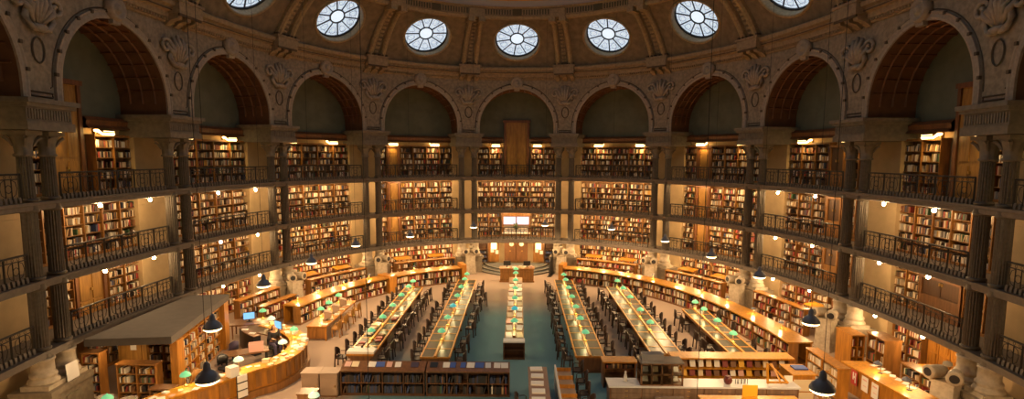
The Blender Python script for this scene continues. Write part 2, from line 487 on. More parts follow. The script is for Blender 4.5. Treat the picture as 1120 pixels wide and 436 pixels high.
for k in VIS:
    f = WF(k)
    # archivolt moulding
    b = mb()
    prof = [(AR-0.02, -0.36), (AR-0.02, -0.44), (AR+0.07, -0.46), (AR+0.20, -0.42), (AR+0.25, -0.45), (AR+0.30, -0.45), (AR+0.31, -0.36)]
    ang = [None]+[PI-PI*i/NA for i in range(NA+1)]+['e']
    vs = []; fs = []; m = len(prof)
    for a in ang:
        for r, v in prof:
            if a is None: p = (-r, v, IMP+0.02)
            elif a == 'e': p = (r, v, IMP+0.02)
            else: p = (r*math.cos(a), v, AZ+r*math.sin(a))
            vs.append(f(p))
    for i in range(len(ang)-1):
        for j in range(m): fs.append((i*m+j, i*m+(j+1) % m, (i+1)*m+(j+1) % m, (i+1)*m+j))
    b.add(vs, fs)
    struct('archivolt', b, M_TRIM, parent=wall)
    b = mb()
    b.tube([(-AR-0.46, -0.36, IMP+0.45)]+[((AR+0.37)*math.cos(PI-PI*i/40), -0.36, AZ+(AR+0.37)*math.sin(PI-PI*i/40)) for i in range(41)]+[(AR+0.37, -0.36, IMP+0.45)], 0.025, 4, f=f)
    for i in range(1, 24, 2):
        a = PI*i/24
        b.box(-.06, .06, -0.5, -0.4, -.06, .06, f=lambda p: f((AR*0+(AR+.27)*math.cos(a)+p[0], p[1], AZ+(AR+.27)*math.sin(a)+p[2])))
    struct('arch_bead_line', b, M_DARKTRIM, parent=wall)
    # keystone medallion
    b = mb(); zc = AZ+AR+0.42
    b.lathe([(0.10, -0.74), (0.16, -0.70), (0.2, -0.60), (0.30, -0.60), (0.36, -0.68), (0.44, -0.66), (0.50, -0.5), (0.50, -0.34)], 20, (0, 0, zc), axis='y', f=f)
    b.extrude([(-0.34, zc-0.62), (-0.52, zc-0.6), (-0.55, zc-0.3), (-0.34, zc-0.2)], -0.22, 0.22, f=f)
    struct('keystone_medallion', b, M_TRIM, parent=wall)
    # vault ribs
    b = mb()
    for v in (0.15, 0.75, 1.35):
        b.tube([(AR*1.0*math.cos(PI-PI*i/24)*0.99, v, AZ+AR*0.99*math.sin(PI-PI*i/24)) for i in range(25)], 0.05, 4, f=f)
    for i in range(1, 16):
        a = PI*i/16
        b.bar((AR*.99*math.cos(a), -0.2, AZ+AR*.99*math.sin(a)), (AR*.99*math.cos(a), VW, AZ+AR*.99*math.sin(a)), 0.06, f=f)
    struct('vault_rib', b, M_DOORF, parent=wall)
# spandrel ornaments at piers
for kp in [x+0.5 for x in range(-6, 6)]:
    f = WF(kp); b = mb(); z0 = 13.55
    for i in range(7):
        a = math.radians(-48+16*i)
        r1 = 1.35-abs(i-3)*0.05
        b.tube([(math.sin(a)*0.22, -0.42, z0+0.1), (math.sin(a)*r1*0.6, -0.56, z0+math.cos(a)*r1*0.62), (math.sin(a)*r1*0.85, -0.44, z0+math.cos(a)*r1)], [0.06, 0.11, 0.07], 6, f=f)
    for sgn in (-1, 1):
        pts = []
        for i in range(22):
            t = i/21*2.6*PI; r = 0.36*(1-i/26)
            pts.append((sgn*(0.82-r*math.cos(t)), -0.46, z0+0.75+r*math.sin(t)))
        b.tube(pts, 0.085, 6, f=f)
        b.tube([(sgn*0.46, -0.46, z0+0.7), (sgn*0.62, -0.48, z0+0.25), (sgn*0.40, -0.5, z0-0.05), (sgn*0.1, -0.46, z0-0.1)], [0.07, 0.11, 0.11, 0.08], 6, f=f)
    b.tube([(-0.3, -0.46, z0+0.02), (0, -0.52, z0-0.03), (0.3, -0.46, z0+0.02)], [0.09, 0.14, 0.09], 7, f=f)
    struct('cartouche', b, M_TRIM, parent=wall)
    b = mb()
    b.tube([(0.27*math.sin(2*PI*i/18), -0.38, z0-0.75+0.42*math.cos(2*PI*i/18)) for i in range(18)], 0.035, 4, closed=True, f=f)
    b.tube([(-0.5, -0.37, IMP+0.12), (0.5, -0.37, IMP+0.12), (0.5, -0.37, IMP+0.26), (-0.5, -0.37, IMP+0.26)], 0.03, 4, closed=True, f=f)
    struct('spandrel_panel_line', b, M_DARKTRIM, parent=wall)
# cornice
corn = struct('trim_2', ringsweep([(-0.3, 15.35), (-0.45, 15.35), (-0.48, 15.5), (-0.62, 15.55), (-0.66, 15.78), (-0.80, 15.82), (-0.82, 15.95), (-1.0, 16.02), (-1.05, 16.2), (-0.9, 16.3), (-0.6, 16.34), (-0.3, 16.34)]), M_CORN)
b = ringsweep([(-0.83, 15.83), (-0.87, 15.83), (-0.87, 15.87), (-0.83, 15.87)]); struct('cornice_line', b, M_DARKTRIM, parent=corn)
for kp in [x+0.5 for x in range(-6, 6)]:
    f = WF(kp)
    b = mb().box(-0.85, 0.85, -1.22, -0.4, 15.72, 16.24, f=f)
    b.box(-0.95, 0.95, -1.28, -0.4, 16.24, 16.36, f=f)
    for u in (-0.62, 0, 0.62): b.extrude([(-0.4, 15.72), (-1.1, 15.72), (-1.05, 15.5), (-0.7, 15.42), (-0.45, 15.22), (-0.4, 15.22)], u-0.16, u+0.16, f=f)
    struct('cornice_block', b, M_CORN, parent=corn)
    b = mb()
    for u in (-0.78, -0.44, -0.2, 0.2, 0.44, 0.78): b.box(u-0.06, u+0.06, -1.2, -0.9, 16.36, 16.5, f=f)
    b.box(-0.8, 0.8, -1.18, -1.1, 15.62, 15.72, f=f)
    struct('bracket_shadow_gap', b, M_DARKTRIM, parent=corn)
b = mb()
for k in VIS:
    f = WF(k)
    for i in range(44):
        u = -S/2+S*(i+0.5)/44
        b.box(u-0.05, u+0.05, -0.60, -0.46, 15.42, 15.52, f=f)
struct('dentil_course', b, M_CORN, parent=corn)

# cove with oculi
VT, ZT, VB, ZB = -3.55, 19.4, -0.75, 16.3
def cove(s):
    """s 0..1 up the cove: bulging quarter profile"""
    a0, a1 = math.radians(28), math.radians(60)
    n = 24; v = 0; z = 0; tv = tz = 0
    for i in range(n):
        a = a0+(a1-a0)*(i+.5)/n; tv += math.sin(a); tz += math.cos(a)
    m = s*n; i = 0
    while i < n and m > 0:
        w_ = min(1, m); a = a0+(a1-a0)*(i+.5)/n; v += math.sin(a)*w_; z += math.cos(a)*w_; m -= 1; i += 1
    return (VB+(VT-VB)*v/tv, ZB+(ZT-ZB)*z/tz)
CL = math.hypot(VT-VB, ZT-ZB)*1.02
def cv(k, u, s, out=0.0):
    v, z = cove(min(max(s, 0), 1))
    v2, z2 = cove(min(s+0.01, 1)); v1, z1 = cove(max(s-0.01, 0))
    tv, tz = v2-v1, z2-z1; l = math.hypot(tv, tz)
    nv, nz = tz/l, -tv/l            # outward (v+, z+)
    return W(k, u, v+nv*out, z+nz*out)
OU, OS, S0 = 2.13, 1.66, 0.50       # oculus opening half width at the ring line, half height along the slope
cvb = mb(); NO = 48
for k in range(-8, 8):
    H = S/2; vs = []; fs = []
    for i in range(NO):
        a = 2*PI*i/NO; c, s_ = math.cos(a), math.sin(a)
        u0, s0 = OU*c, OS/CL*s_
        t = min(H/(OU*abs(c)) if abs(c) > 1e-6 else 1e9, 0.5/(OS/CL*abs(s_)) if abs(s_) > 1e-6 else 1e9)
        for q in (1.0, 1+(t-1)*.33, 1+(t-1)*.66, t):
            vs.append(cv(k, u0*q, S0+s0*q))
    for i in range(NO):
        i2 = (i+1) % NO
        for j in range(3): fs.append((4*i+j, 4*i+j+1, 4*i2+j+1, 4*i2+j))
    for su in (-1, 1):
        for ss in (-1, 1):
            best = None
            for i in range(NO):
                a1, a2 = 2*PI*i/NO, 2*PI*((i+1) % NO)/NO
                tgt = math.atan2(ss*0.5/(OS/CL), su*H/OU) % (2*PI)
                if a1 <= tgt < a1+2*PI/NO: best = i
            vs.append(cv(k, su*H, S0+ss*0.5)); fs.append((4*best+3, len(vs)-1, 4*((best+1) % NO)+3))
    cvb.add(vs, fs, True)
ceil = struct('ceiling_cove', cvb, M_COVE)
def ellipse(k, sc, out, n=48):
    return [cv(k, OU*sc*math.cos(2*PI*i/n), S0+OS*sc/CL*math.sin(2*PI*i/n), out) for i in range(n)]
wi = 0
OUTP = 0.35
for k in list(range(-8, 8)):
    # reveal and moulded rim belong to the ceiling
    loops = [ellipse(k, 1.0, 0.0), ellipse(k, 1.0, -0.05), ellipse(k, 0.97, -0.10), ellipse(k, 0.92, -0.08), ellipse(k, 0.90, 0.0), ellipse(k, 0.87, OUTP+.1)]
    b = mb(); b.v = [p for l in loops for p in l]
    for j in range(len(loops)-1):
        for i in range(48):
            i2 = (i+1) % 48
            b.f.append((j*48+i, j*48+i2, (j+1)*48+i2, (j+1)*48+i)); b.sm.append(True); b.mi.append(0)
    struct('oculus_surround', b, M_RIB, parent=ceil)
    if abs(k) > 5 and k != -8: continue
    wi += 1
    win = bpy.data.objects.new('window_%d' % wi, None); COL.objects.link(win); win.location = cv(k, 0, S0, OUTP); WORLDSPACE.add(win.name)
    win['kind'] = 'structure'; win['label'] = 'round oculus window with iron spokes above the %s' % (bayname(k) if k != -8 else 'near end')
    # pane in a plane through the opening
    c0 = Vector(cv(k, 0, S0, OUTP)); eu = (Vector(cv(k, OU*.88, S0, OUTP))-Vector(cv(k, -OU*.88, S0, OUTP)))/2; es = (Vector(cv(k, 0, S0+OS*.88/CL, OUTP))-Vector(cv(k, 0, S0-OS*.88/CL, OUTP)))/2
    en = eu.cross(es).normalized()
    if en.z > 0: en = -en
    P = lambda r, a, o=0: tuple(c0+eu*(r*math.cos(a))+es*(r*math.sin(a))+en*o)
    b = mb(); b.add([P(1.02, 2*PI*i/48) for i in range(48)]+[P(.31, 2*PI*i/48) for i in range(48)], [(i, (i+1) % 48, 48+(i+1) % 48, 48+i) for i in range(48)])
    b.build('outer_panes', M_OCUL, win)
    b = mb(); b.add([P(.31, 2*PI*i/32) for i in range(32)], [tuple(range(32))])
    b.build('centre_pane', M_OCUC, win)
    b = mb()
    for r, t in ((0.99, 0.08), (0.31, 0.055)): b.tube([P(r, 2*PI*i/40, 0.03) for i in range(40)], t, 5, closed=True)
    for i in range(10): b.tube([P(.31, 2*PI*(i+.25)/10, .03), P(1.0, 2*PI*(i+.25)/10, .03)], 0.046, 4)
    b.build('iron_spokes', M_LEAD, win)
    b = mb()
    for i in range(10):
        a0 = 2*PI*(i+.25)/10
        for da in (0.5,):
            a = a0+2*PI*da/10
            b.tube([P(.70+.17*math.cos(t), a+.17*math.sin(t), .02) for t in [2*PI*j/10 for j in range(10)]], 0.011, 3, closed=True)
        b.tube([P(.82, a0+2*PI*j/100, .02) for j in range(11)], 0.009, 3)
    b.build('leaded_scrolls', mat('lead_came', (0.10, 0.13, 0.17), 0.5), win)
# paired ribs
for kp in [x+0.5 for x in range(-6, 6)]:
    for u in (-0.52, 0.52):
        b = mb(); n = 14; vs = []; fs = []
        prof = [(-0.19, 0.02), (-0.19, -0.2), (-0.09, -0.31), (0.09, -0.31), (0.19, -0.2), (0.19, 0.02)]
        for i in range(n+1):
            for du, o in prof: vs.append(cv(kp, u+du, 0.02+0.94*i/n, o))
        for i in range(n):
            for j in range(5): fs.append((i*6+j, i*6+j+1, (i+1)*6+j+1, (i+1)*6+j))
        b.add(vs, fs); struct('ceiling_rib', b, M_RIB, parent=ceil)
    b = mb(); vs = []
    for i in range(12):
        s = 0.1+0.8*i/11
        q = [cv(kp, du, s+ds, -0.05) for du, ds in ((-.16, -.02), (.16, -.02), (.16, .02), (-.16, .02))]+[cv(kp, 0, s, -0.14)]
        b.add(q, [(0, 1, 4), (1, 2, 4), (2, 3, 4), (3, 0, 4)])
    struct('rib_rosettes', b, M_RIB, parent=ceil)
    f = WF(kp)
    b = mb()
    for u in (-0.52, 0.52): b.box(u-0.32, u+0.32, VT-0.42, VT+0.4, ZT-0.42, ZT-0.1, f=f)
    b.box(-0.75, 0.75, VT-0.35, VT+0.3, ZT-0.1, ZT+0.5, f=f)
    struct('rib_capital', b, M_RIB, parent=ceil)
# upper ring
struct('trim_3', ringsweep([(VT+0.2, ZT-0.15), (VT-0.12, ZT-0.15), (VT-0.2, ZT+0.05), (VT-0.14, ZT+0.1), (VT-0.14, ZT+0.55), (VT-0.28, ZT+0.58), (VT-0.33, ZT+0.68), (VT+0.2, ZT+0.70)]), M_RIB)
b = mb()
for k in VIS:
    f = WF(k)
    for i in range(30):
        u = -S/2+S*(i+0.5)/30
        if abs(u) < 0.5 or abs(u) > S/2-0.9: continue
        b.box(u-0.06, u+0.06, VT-0.19, VT-0.12, ZT+0.16, ZT+0.5, f=f)
    b.box(-0.45, 0.45, VT-0.2, VT-0.1, ZT+0.12, ZT+0.54, f=f)
struct('trim_4', b, mat('dark_olive_frieze', (0.12, 0.10, 0.05), 0.7))
struct('trim_5', ringsweep([(VT-0.25, ZT+0.70), (VT-0.52, ZT+1.02), (VT-0.52, ZT+1.35), (VT-0.25, ZT+1.35)]), mat('blue_grey_band', (0.44, 0.46, 0.54), 0.7))
struct('trim_6', ringsweep([(VT-0.50, ZT+1.03), (VT-0.75, ZT+1.10), (VT-1.2, ZT+1.6), (VT-0.50, ZT+1.6)]), mat('gilt_ring', (0.70, 0.42, 0.07), 0.5))
b = ringsweep([(VT-1.1, ZT+1.5), (VT-3.4, ZT+2.3), (VT-5.4, ZT+2.75)], closed_prof=False)
struct('ceiling_skylight_slope', b, mat('skylight_panel', (0.35, 0.30, 0.22), 0.6))
b = mb()
poly = [W(-8+16*i/64, 0, VT-5.4, 0)[:2] for i in range(64)]
b.prism(poly, ZT+2.75, ZT+2.85)
M_SKYL = emis('skylight_glass', (0.55, 0.78, 1.0), 0.45, (0.4, 0.4, 0.4))
sk = struct('ceiling_skylight', b, M_SKYL)
b = mb()
for i in range(16):
    p = W(-8+i, 0, VT-5.4, ZT+2.72); b.bar(p, (0, p[1]*0.25, ZT+2.72), 0.12)
struct('glazing_bars', b, M_LEAD, parent=sk)

# ------------------------------------------------------------------ piers with paired columns
PEDZ = 1.3
def make_column(loc, rz, label):
    t = thing('fluted_column', label, 'column', loc, rz, 'fluted columns of the gallery ring')
    b = mb().box(-0.46, 0.46, -0.46, 0.46, PEDZ, PEDZ+0.16)
    b.lathe([(0.46, PEDZ+.16), (0.47, PEDZ+.22), (0.44, PEDZ+.3), (0.38, PEDZ+.33), (0.38, PEDZ+.38), (0.41, PEDZ+.42), (0.40, PEDZ+.5), (0.34, PEDZ+.53), (0.335, G1-0.36), (0.37, G1-0.34), (0.37, G1-0.28), (0.30, G1-0.26)], 24)
    b.build('column_base', M_PALE, t)
    r = 0.25
    zz = [G1-.26]+[G1+(IMP0-0.85-G1)*i/4 for i in range(5)]
    mod = lambda i, z: 1.0 if i % 2 == 0 else 0.885
    mb().lathe([(r, G1-.27), (r*.98, G2), (r*.93, G3), (r*.86, IMP0-0.8)], 36, mod=mod, smooth=False).build('shaft', M_IRON, t)
    for g in (G1, G2, G3):
        mb().lathe([(r, g-.36), (r*1.18, g-.32), (r*1.18, g-.26), (r*1.10, g-.2), (r*1.10, g+.02), (r*1.2, g+.05), (r*1.2, g+.1), (r, g+.14)], 20).build('collar', M_IRON, t)
    b = mb().lathe([(.215, IMP0-.86), (.26, IMP0-.83), (.26, IMP0-.78), (.215, IMP0-.74), (.23, IMP0-.5), (.29, IMP0-.25), (.37, IMP0-.13)], 24, mod=lambda i, z: 1.0 if i % 3 else 1.13)
    b.box(-.38, .38, -.38, .38, IMP0-.14, IMP0)
    for sx in (-1, 1):
        for sy in (-1, 1):
            b.tube([(sx*.18, sy*.18, IMP0-.5), (sx*.26, sy*.26, IMP0-.3), (sx*.35, sy*.35, IMP0-.2), (sx*.3, sy*.3, IMP0-.26)], [.04, .06, .06, .03], 5)
    b.build('capital', M_IMP, t)
    return t
col0 = None
PIERS = [x+0.5 for x in range(-6, 6)]
def piername(kp):
    n = int(abs(kp)+0.5)
    return '%s %s pier' % (nth(n-1), 'left' if kp < 0 else 'right')
for kp in PIERS:
    for su in (-1, 1):
        x, y, th = ring(kp+su*0.525/S)
        near = (su > 0) == (kp > 0)
        lab = 'fluted iron column on stone base, %s of the pair at the %s' % ('nearer' if near else 'farther', piername(kp))
        if col0 is None: col0 = make_column((x, y, 0), -th, lab)
        else:
            if abs(kp) > 5: pass
            dup(col0, (x, y, 0), -th, lab)
    f = WF(kp)
    b = mb()
    b.box(-1.15, 1.15, -0.62, 0.72, 0, 0.16, f=f, nu=4); b.box(-1.08, 1.08, -0.56, 0.66, 0.16, PEDZ-0.2, f=f, nu=4); b.box(-1.16, 1.16, -0.64, 0.74, PEDZ-0.2, PEDZ, f=f, nu=4)
    b.box(-0.35, 0.35, -0.6, -0.5, 0.35, 0.85, f=f)
    o = struct('pillar_pedestal', b, M_PED); o['label'] = 'stone pedestal under the paired columns of the '+piername(kp)
    b = mb()
    b.box(-1.12, 1.12, -0.62, VW, IMP0+0.02, IMP0+0.3, f=f, nu=4); b.box(-1.06, 1.06, -0.56, VW, IMP0+0.3, IMP-0.28, f=f, nu=4)
    b.box(-1.16, 1.16, -0.68, VW, IMP-0.28, IMP-0.16, f=f, nu=4); b.box(-1.24, 1.24, -0.78, VW, IMP-0.16, IMP, f=f, nu=4)
    for i in range(16): b.box(-1.0+i*.128, -0.93+i*.128, -0.6, -0.5, IMP0+0.38, IMP-0.34, f=f)
    o = struct('pillar_impost', b, M_IMP); o['label'] = 'carved impost block above the paired columns of the '+piername(kp)
    b = mb()
    b.box(-0.98, 0.98, 1.3, VW, 0, IMP0+0.05, f=f, nu=3)
    for g in (G1, G2, G3): b.box(-1.02, 1.02, 1.24, VW, g, g+0.14, f=f, nu=3); b.box(-1.02, 1.02, 1.25, VW, g+1.9, g+1.98, f=f, nu=3)
    o = struct('pillar_pilaster', b, M_STONE); o['label'] = 'tan stone pilaster on the outer wall behind the '+piername(kp)

# stone posts with two round air mouths in front of the piers
for kp in PIERS:
    if kp in (-4.5, -3.5, -5.5, 5.5): continue
    x, y, th = ring(kp)
    p = W(kp, 0, -1.02, 0)
    t = thing('stone_vent_post', 'stone post with two round air mouths before the '+piername(kp), 'vent', p, -th+math.copysign({.5: .05, 1.5: .12, 2.5: .25, 3.5: .45, 4.5: .6}[abs(kp)], kp), 'stone vent posts')
    b = mb().prism([(-.42, -.36), (.42, -.36), (.42, .36), (-.42, .36)], 0, 0.14)
    b.add([(-.40, -.33, .14), (.40, -.33, .14), (.40, .33, .14), (-.40, .33, .14), (-.34, -.28, 1.5), (.34, -.28, 1.5), (.34, .28, 1.5), (-.34, .28, 1.5)], [(0, 1, 5, 4), (1, 2, 6, 5), (2, 3, 7, 6), (3, 0, 4, 7), (4, 5, 6, 7)])
    b.box(-.39, .39, -.33, .31, 1.5, 1.6)
    b.build('post_body', M_PALE, t)
    for sx in (-1, 1):
        R = Matrix.Rotation(sx*0.34, 4, 'Z')
        ff = lambda q, R=R, sx=sx: tuple(R @ Vector(q)+Vector((sx*0.255, -0.0, 1.84)))
        h = mb().lathe([(.20, .2), (.235, 0), (.235, -.34), (.25, -.38), (.25, -.44), (.21, -.46), (.155, -.46)], 20, axis='y', f=ff).build('air_mouth', M_PALE, t)
        mb().lathe([(.15, -.475), (.15, -.43)], 20, axis='y', f=ff).build('grille', M_BLACK, h)
    mb().lathe([(.05, 0), (.16, .06), (.14, .16), (.05, .2)], 10, (0, -.02, 2.08)).build('knob', M_PALE, t)

# ------------------------------------------------------------------ bookcases of the galleries
VF, VBK = 1.45, 1.86
LEVEL = {1: (G1, 4.76, 5, 'lowest gallery'), 2: (G2, 7.42, 5, 'middle gallery'), 3: (G3, 10.2, 5, 'top gallery'), 0: (0.0, 2.3, 5, 'ground floor')}
def gallery_case(k, lev, u0, u1, nsec, idx, wts=None):
    z0, z1, rows, ln = LEVEL[lev]; f = WF(k)
    where = ('' if idx is None else idx+' ')
    lab = '%soak bookcase full of books on the %s, %s' % (where, ln, bayname(k))
    t = thing('bookcase', lab, 'bookcase', W(k, (u0+u1)/2, VF, z0), 0, 'bookcases of the wall and galleries', world=True)
    nu = max(2, int((u1-u0)/0.9))
    b = mb()
    b.box(u0, u1, VF-0.02, VBK, z0+0.01, z0+0.12, f=f, nu=nu)
    b.box(u0-.02, u1+.02, VF-0.05, VBK, z1-0.1, z1, f=f, nu=nu)
    for i in range(nsec+1):
        u = u0+(u1-u0)*i/nsec
        b.box(max(u0, u-0.03), min(u1, u+0.03), VF-0.02, VBK-0.02, z0+0.12, z1-0.1, f=f)
    b.build('case_frame', M_CASE, t)
    mb().box(u0+.01, u1-.01, VBK-0.03, VBK-.005, z0+0.12, z1-0.1, f=f, nu=nu).build('back_panel', M_BACK, t)
    hh = (z1-0.1-z0-0.12)/rows
    for r in range(rows):
        zz = z0+0.12+hh*r
        if r: mb().box(u0+.03, u1-.03, VF+0.02, VBK-0.03, zz-0.03, zz, f=f, nu=nu).build('shelf', M_SHELF, t)
        for i in range(nsec):
            ua = u0+(u1-u0)*i/nsec+0.03; ub = u0+(u1-u0)*(i+1)/nsec-0.03
            A, Bq = W(k, ua, VF+0.06, 0), W(k, ub, VF+0.06, 0); C = W(k, (ua+ub)/2, VBK, 0)
            mid = ((A[0]+Bq[0])/2, (A[1]+Bq[1])/2); d = Vector((C[0]-mid[0], C[1]-mid[1])).normalized()
            far = abs(k) < 3
            fill_shelf(A, Bq, d, zz+0.005, hh-0.05, 0.3, wts, ('%s shelf of the %s bookcase on the %s, %s' % (nth(rows-1-r), nth(i)+' section of', ln, bayname(k))).replace('the '+nth(i)+' section of bookcase', nth(i)+' section') if False else (k, lev, idx, rows-1-r, i), 0.94, *((0.05, 0.10) if far else (0.035, 0.08)))
    return t
def gallery_door(k, lev, u0, u1, ztop, label, frame=M_DOORF, leaf=M_DOOR, v=1.5):
    z0 = LEVEL[lev][0]; f = WF(k)
    t = thing('wall_door', label, 'door', W(k, (u0+u1)/2, v, z0), 0, None, world=True)
    b = mb().box(u0, u0+.16, v-.06, VW-.02, z0+.01, ztop, f=f).box(u1-.16, u1, v-.06, VW-.02, z0+.01, ztop, f=f).box(u0-.08, u1+.08, v-.1, VW-.02, ztop, ztop+.2, f=f, nu=2)
    b.build('door_frame', frame, t)
    b = mb().box(u0+.16, u1-.16, v+.02, v+.1, z0+.01, ztop, f=f, nu=2)
    n = 2 if u1-u0 > 1.4 else 1
    for i in range(n):
        a = u0+.16+(u1-u0-.32)*i/n; c = u0+.16+(u1-u0-.32)*(i+1)/n
        h = ztop-z0
        for q0, q1 in ((.06, .3), (.34, .94)):
            b.box(a+.1, c-.1, v-.015, v+.03, z0+h*q0, z0+h*q1, f=f)
    b.build('door_leaf', leaf, t)
    mb().box((u0+u1)/2-.03 if n == 2 else u0+.24, (u0+u1)/2+.03 if n == 2 else u0+.3, v-.06, v+.0, z0+1.0, z0+1.12, f=f).build('handle', M_BRASS, t)
    return t
def gallery_cabinet(k, lev, u0, u1, zt, label, body=None):
    z0 = LEVEL[lev][0]; f = WF(k)
    t = thing('wall_cabinet', label, 'cabinet', W(k, (u0+u1)/2, VF, z0), 0, None, world=True)
    b = mb().box(u0, u0+.1, VF-.04, VBK, z0+.01, zt, f=f).box(u1-.1, u1, VF-.04, VBK, z0+.01, zt, f=f).box(u0, u1, VF-.06, VBK, zt, zt+.12, f=f, nu=2).box(u0, u1, VF-.02, VBK, z0+.01, z0+.9, f=f, nu=2)
    b.box(u0, u1, VBK-.06, VBK, z0+.9, zt, f=f, nu=2)
    b.build('cabinet_body', body or M_CASE, t)
    for i in (0, 1):
        a = u0+.1+(u1-u0-.2)*i/2; c = a+(u1-u0-.2)/2
        d = mb().box(a+.02, c-.02, VF+.02, VF+.06, z0+.92, zt-.02, f=f).build('cabinet_door', M_CAB, t)
        mb().box((c-.1) if i == 0 else (a+.05), (c-.05) if i == 0 else (a+.1), VF-.02, VF+.02, z0+1.4, z0+1.52, f=f).build('handle', M_BRASS, d)
    return t
def tall_door(k, u0, u1, label): return gallery_door(k, 3, u0, u1, 12.15, label, v=1.6)

def case(k, l, u0, u1, n, idx=None, w=None): gallery_case(k, l, u0, u1, n, idx, w)
UW = 3.04
for lev in (1, 2, 3):
    for k in (1, -2, -3): case(k, lev, -UW, UW, 5)
    ln = LEVEL[lev][3]
    case(-1, lev, -UW, -2.0, 1, 'narrow'); case(-1, lev, -.95, UW, 4)
    gallery_door(-1, lev, -1.95, -1.0, LEVEL[lev][1]-.2, 'narrow oak door beside the bookcase on the %s, first left bay' % ln)
    case(2, lev, -UW, -2.1, 1, 'narrow'); case(2, lev, -.95, UW, 4)
    gallery_door(2, lev, -2.05, -1.0, LEVEL[lev][1]-.2, 'narrow oak door between bookcases on the %s, second right bay' % ln)
    case(3, lev, -UW, 0.0, 3); gallery_cabinet(3, lev, .05, 1.1, LEVEL[lev][1]-.3, 'dark-doored oak cabinet between bookcases on the %s, third right bay' % ln)
    case(3, lev, 1.15, UW, 2, 'nearer')
    for k in (-5, 5): case(k, lev, -UW, UW, 5)
case(0, 3, -UW, -1.1, 2, 'left'); case(0, 3, 1.1, UW, 2, 'right'); tall_door(0, -.95, .95, 'tall oak double door rising into the arch of the far central bay')
case(0, 2, -UW, UW, 6)
case(0, 1, -UW, -1.16, 2, 'left'); case(0, 1, 1.16, UW, 2, 'right')
case(-4, 3, .9, UW, 2); case(-4, 3, -UW, -1.6, 1, 'narrow'); tall_door(-4, -1.3, .45, 'tall oak door with red-brown frame in the fourth left bay')
case(4, 3, -UW, -.9, 2); case(4, 3, 1.8, UW, 1, 'narrow'); tall_door(4, -.4, 1.35, 'tall oak door with red-brown frame in the fourth right bay')
case(-4, 2, -UW, UW, 6); case(4, 2, -UW, UW, 6)
case(-4, 1, -UW, -.8, 2, 'nearer'); gallery_door(-4, 1, -.7, 1.0, 4.5, 'oak door with dark window on the lowest gallery, fourth left bay'); case(-4, 1, 1.1, UW, 2, 'farther')
case(4, 1, -UW, -1.45, 2, 'tall'); gallery_cabinet(4, 1, -1.38, .85, 4.2, 'wide dark wooden cabinet on the lowest gallery, fourth right bay', M_CAB2); case(4, 1, .95, UW, 2, 'short')
# dark window pane in the left door, dressing over the far window
f = WF(0)
win0 = thing('gallery_window', 'bright two-pane window with sill on the lowest gallery of the far central bay', 'window', W(0, 0, 1.5, G1), 0, None, world=True)
b = mb()
for u0, u1, z0, z1 in ((-1.1, 1.1, G1+.01, G1+.35), (-1.1, 1.1, 4.3, 4.76), (-1.1, -.98, G1+.35, 4.3), (.98, 1.1, G1+.35, 4.3), (-.04, .04, G1+.35, 4.3), (-1, 1, 3.55, 3.62)):
    b.box(u0, u1, 1.42, 1.6, z0, z1, f=f, nu=2)
b.build('window_frame', M_CASE, win0)
mb().box(-.98, .98, 1.62, 1.66, 3.62, 4.3, f=f, nu=2).build('upper_pane', M_SKYP, win0)
mb().box(-.98, .98, 1.62, 1.66, G1+.35, 3.55, f=f, nu=2).build('lower_pane', mat('pale_pink_glass', (0.62, 0.55, 0.5), 0.3), win0)
mb().box(-1.08, 1.08, 1.0, 1.5, G1+.3, G1+.36, f=f, nu=2).build('window_sill', emis('sill_added_glow', (1, .8, .5), .6), win0)  # lit look painted in: the sill glows by itself, no lamp there
p = W(0, 0, 1.2, G1+.363)
t = thing('potted_plant', 'small green plant in pale vase on the sill of the far window', 'plant', p)
mb().lathe([(.07, 0), (.12, .1), (.13, .2), (.08, .32)], 12).build('vase', M_PALE, t)
b = mb()
for i in range(26):
    a = rng.uniform(0, 2*PI); r = rng.uniform(.05, .3); z = rng.uniform(.45, .9)
    q = (r*math.cos(a), r*math.sin(a), z)
    b.tube([(0, 0, .3), (q[0]*.6, q[1]*.6, z*.85), q], [.012, .03, .008], 4)
b.build('foliage', M_LEAF, t)

# ground-floor wall cases
for k in (-2, -1, 1, 2):
    case(k, 0, -UW, UW, 5, None, REDW)
case(3, 0, -UW, .6, 3, None, REDW); gallery_door(3, 0, .9, 2.3, 2.1, 'oak panel door on the ground floor, third right bay')
case(-3, 0, -1.5, UW, 4, None, REDW)
case(4, 0, -2.8, -1.0, 2, None, REDW)
case(-4, 0, -.4, UW, 3)
b = mb()
for k, u0, u1 in ((4, -.9, 2.9),):
    for i in range(6):
        a = u0+(u1-u0)*i/6; b.box(a+.02, a+(u1-u0)/6-.02, 1.62, 1.7, .02, 2.25, f=WF(k)); b.box(a+.12, a+(u1-u0)/6-.12, 1.59, 1.62, 1.2, 2.1, f=WF(k)); b.box(a+.12, a+(u1-u0)/6-.12, 1.59, 1.62, .15, 1.05, f=WF(k))
tag(b.build('wall_panelling', M_HONEY, None, W(4, 1, 1.7, 0)), 'honey wood wall panelling on the ground floor, fourth right bay', 'panelling')

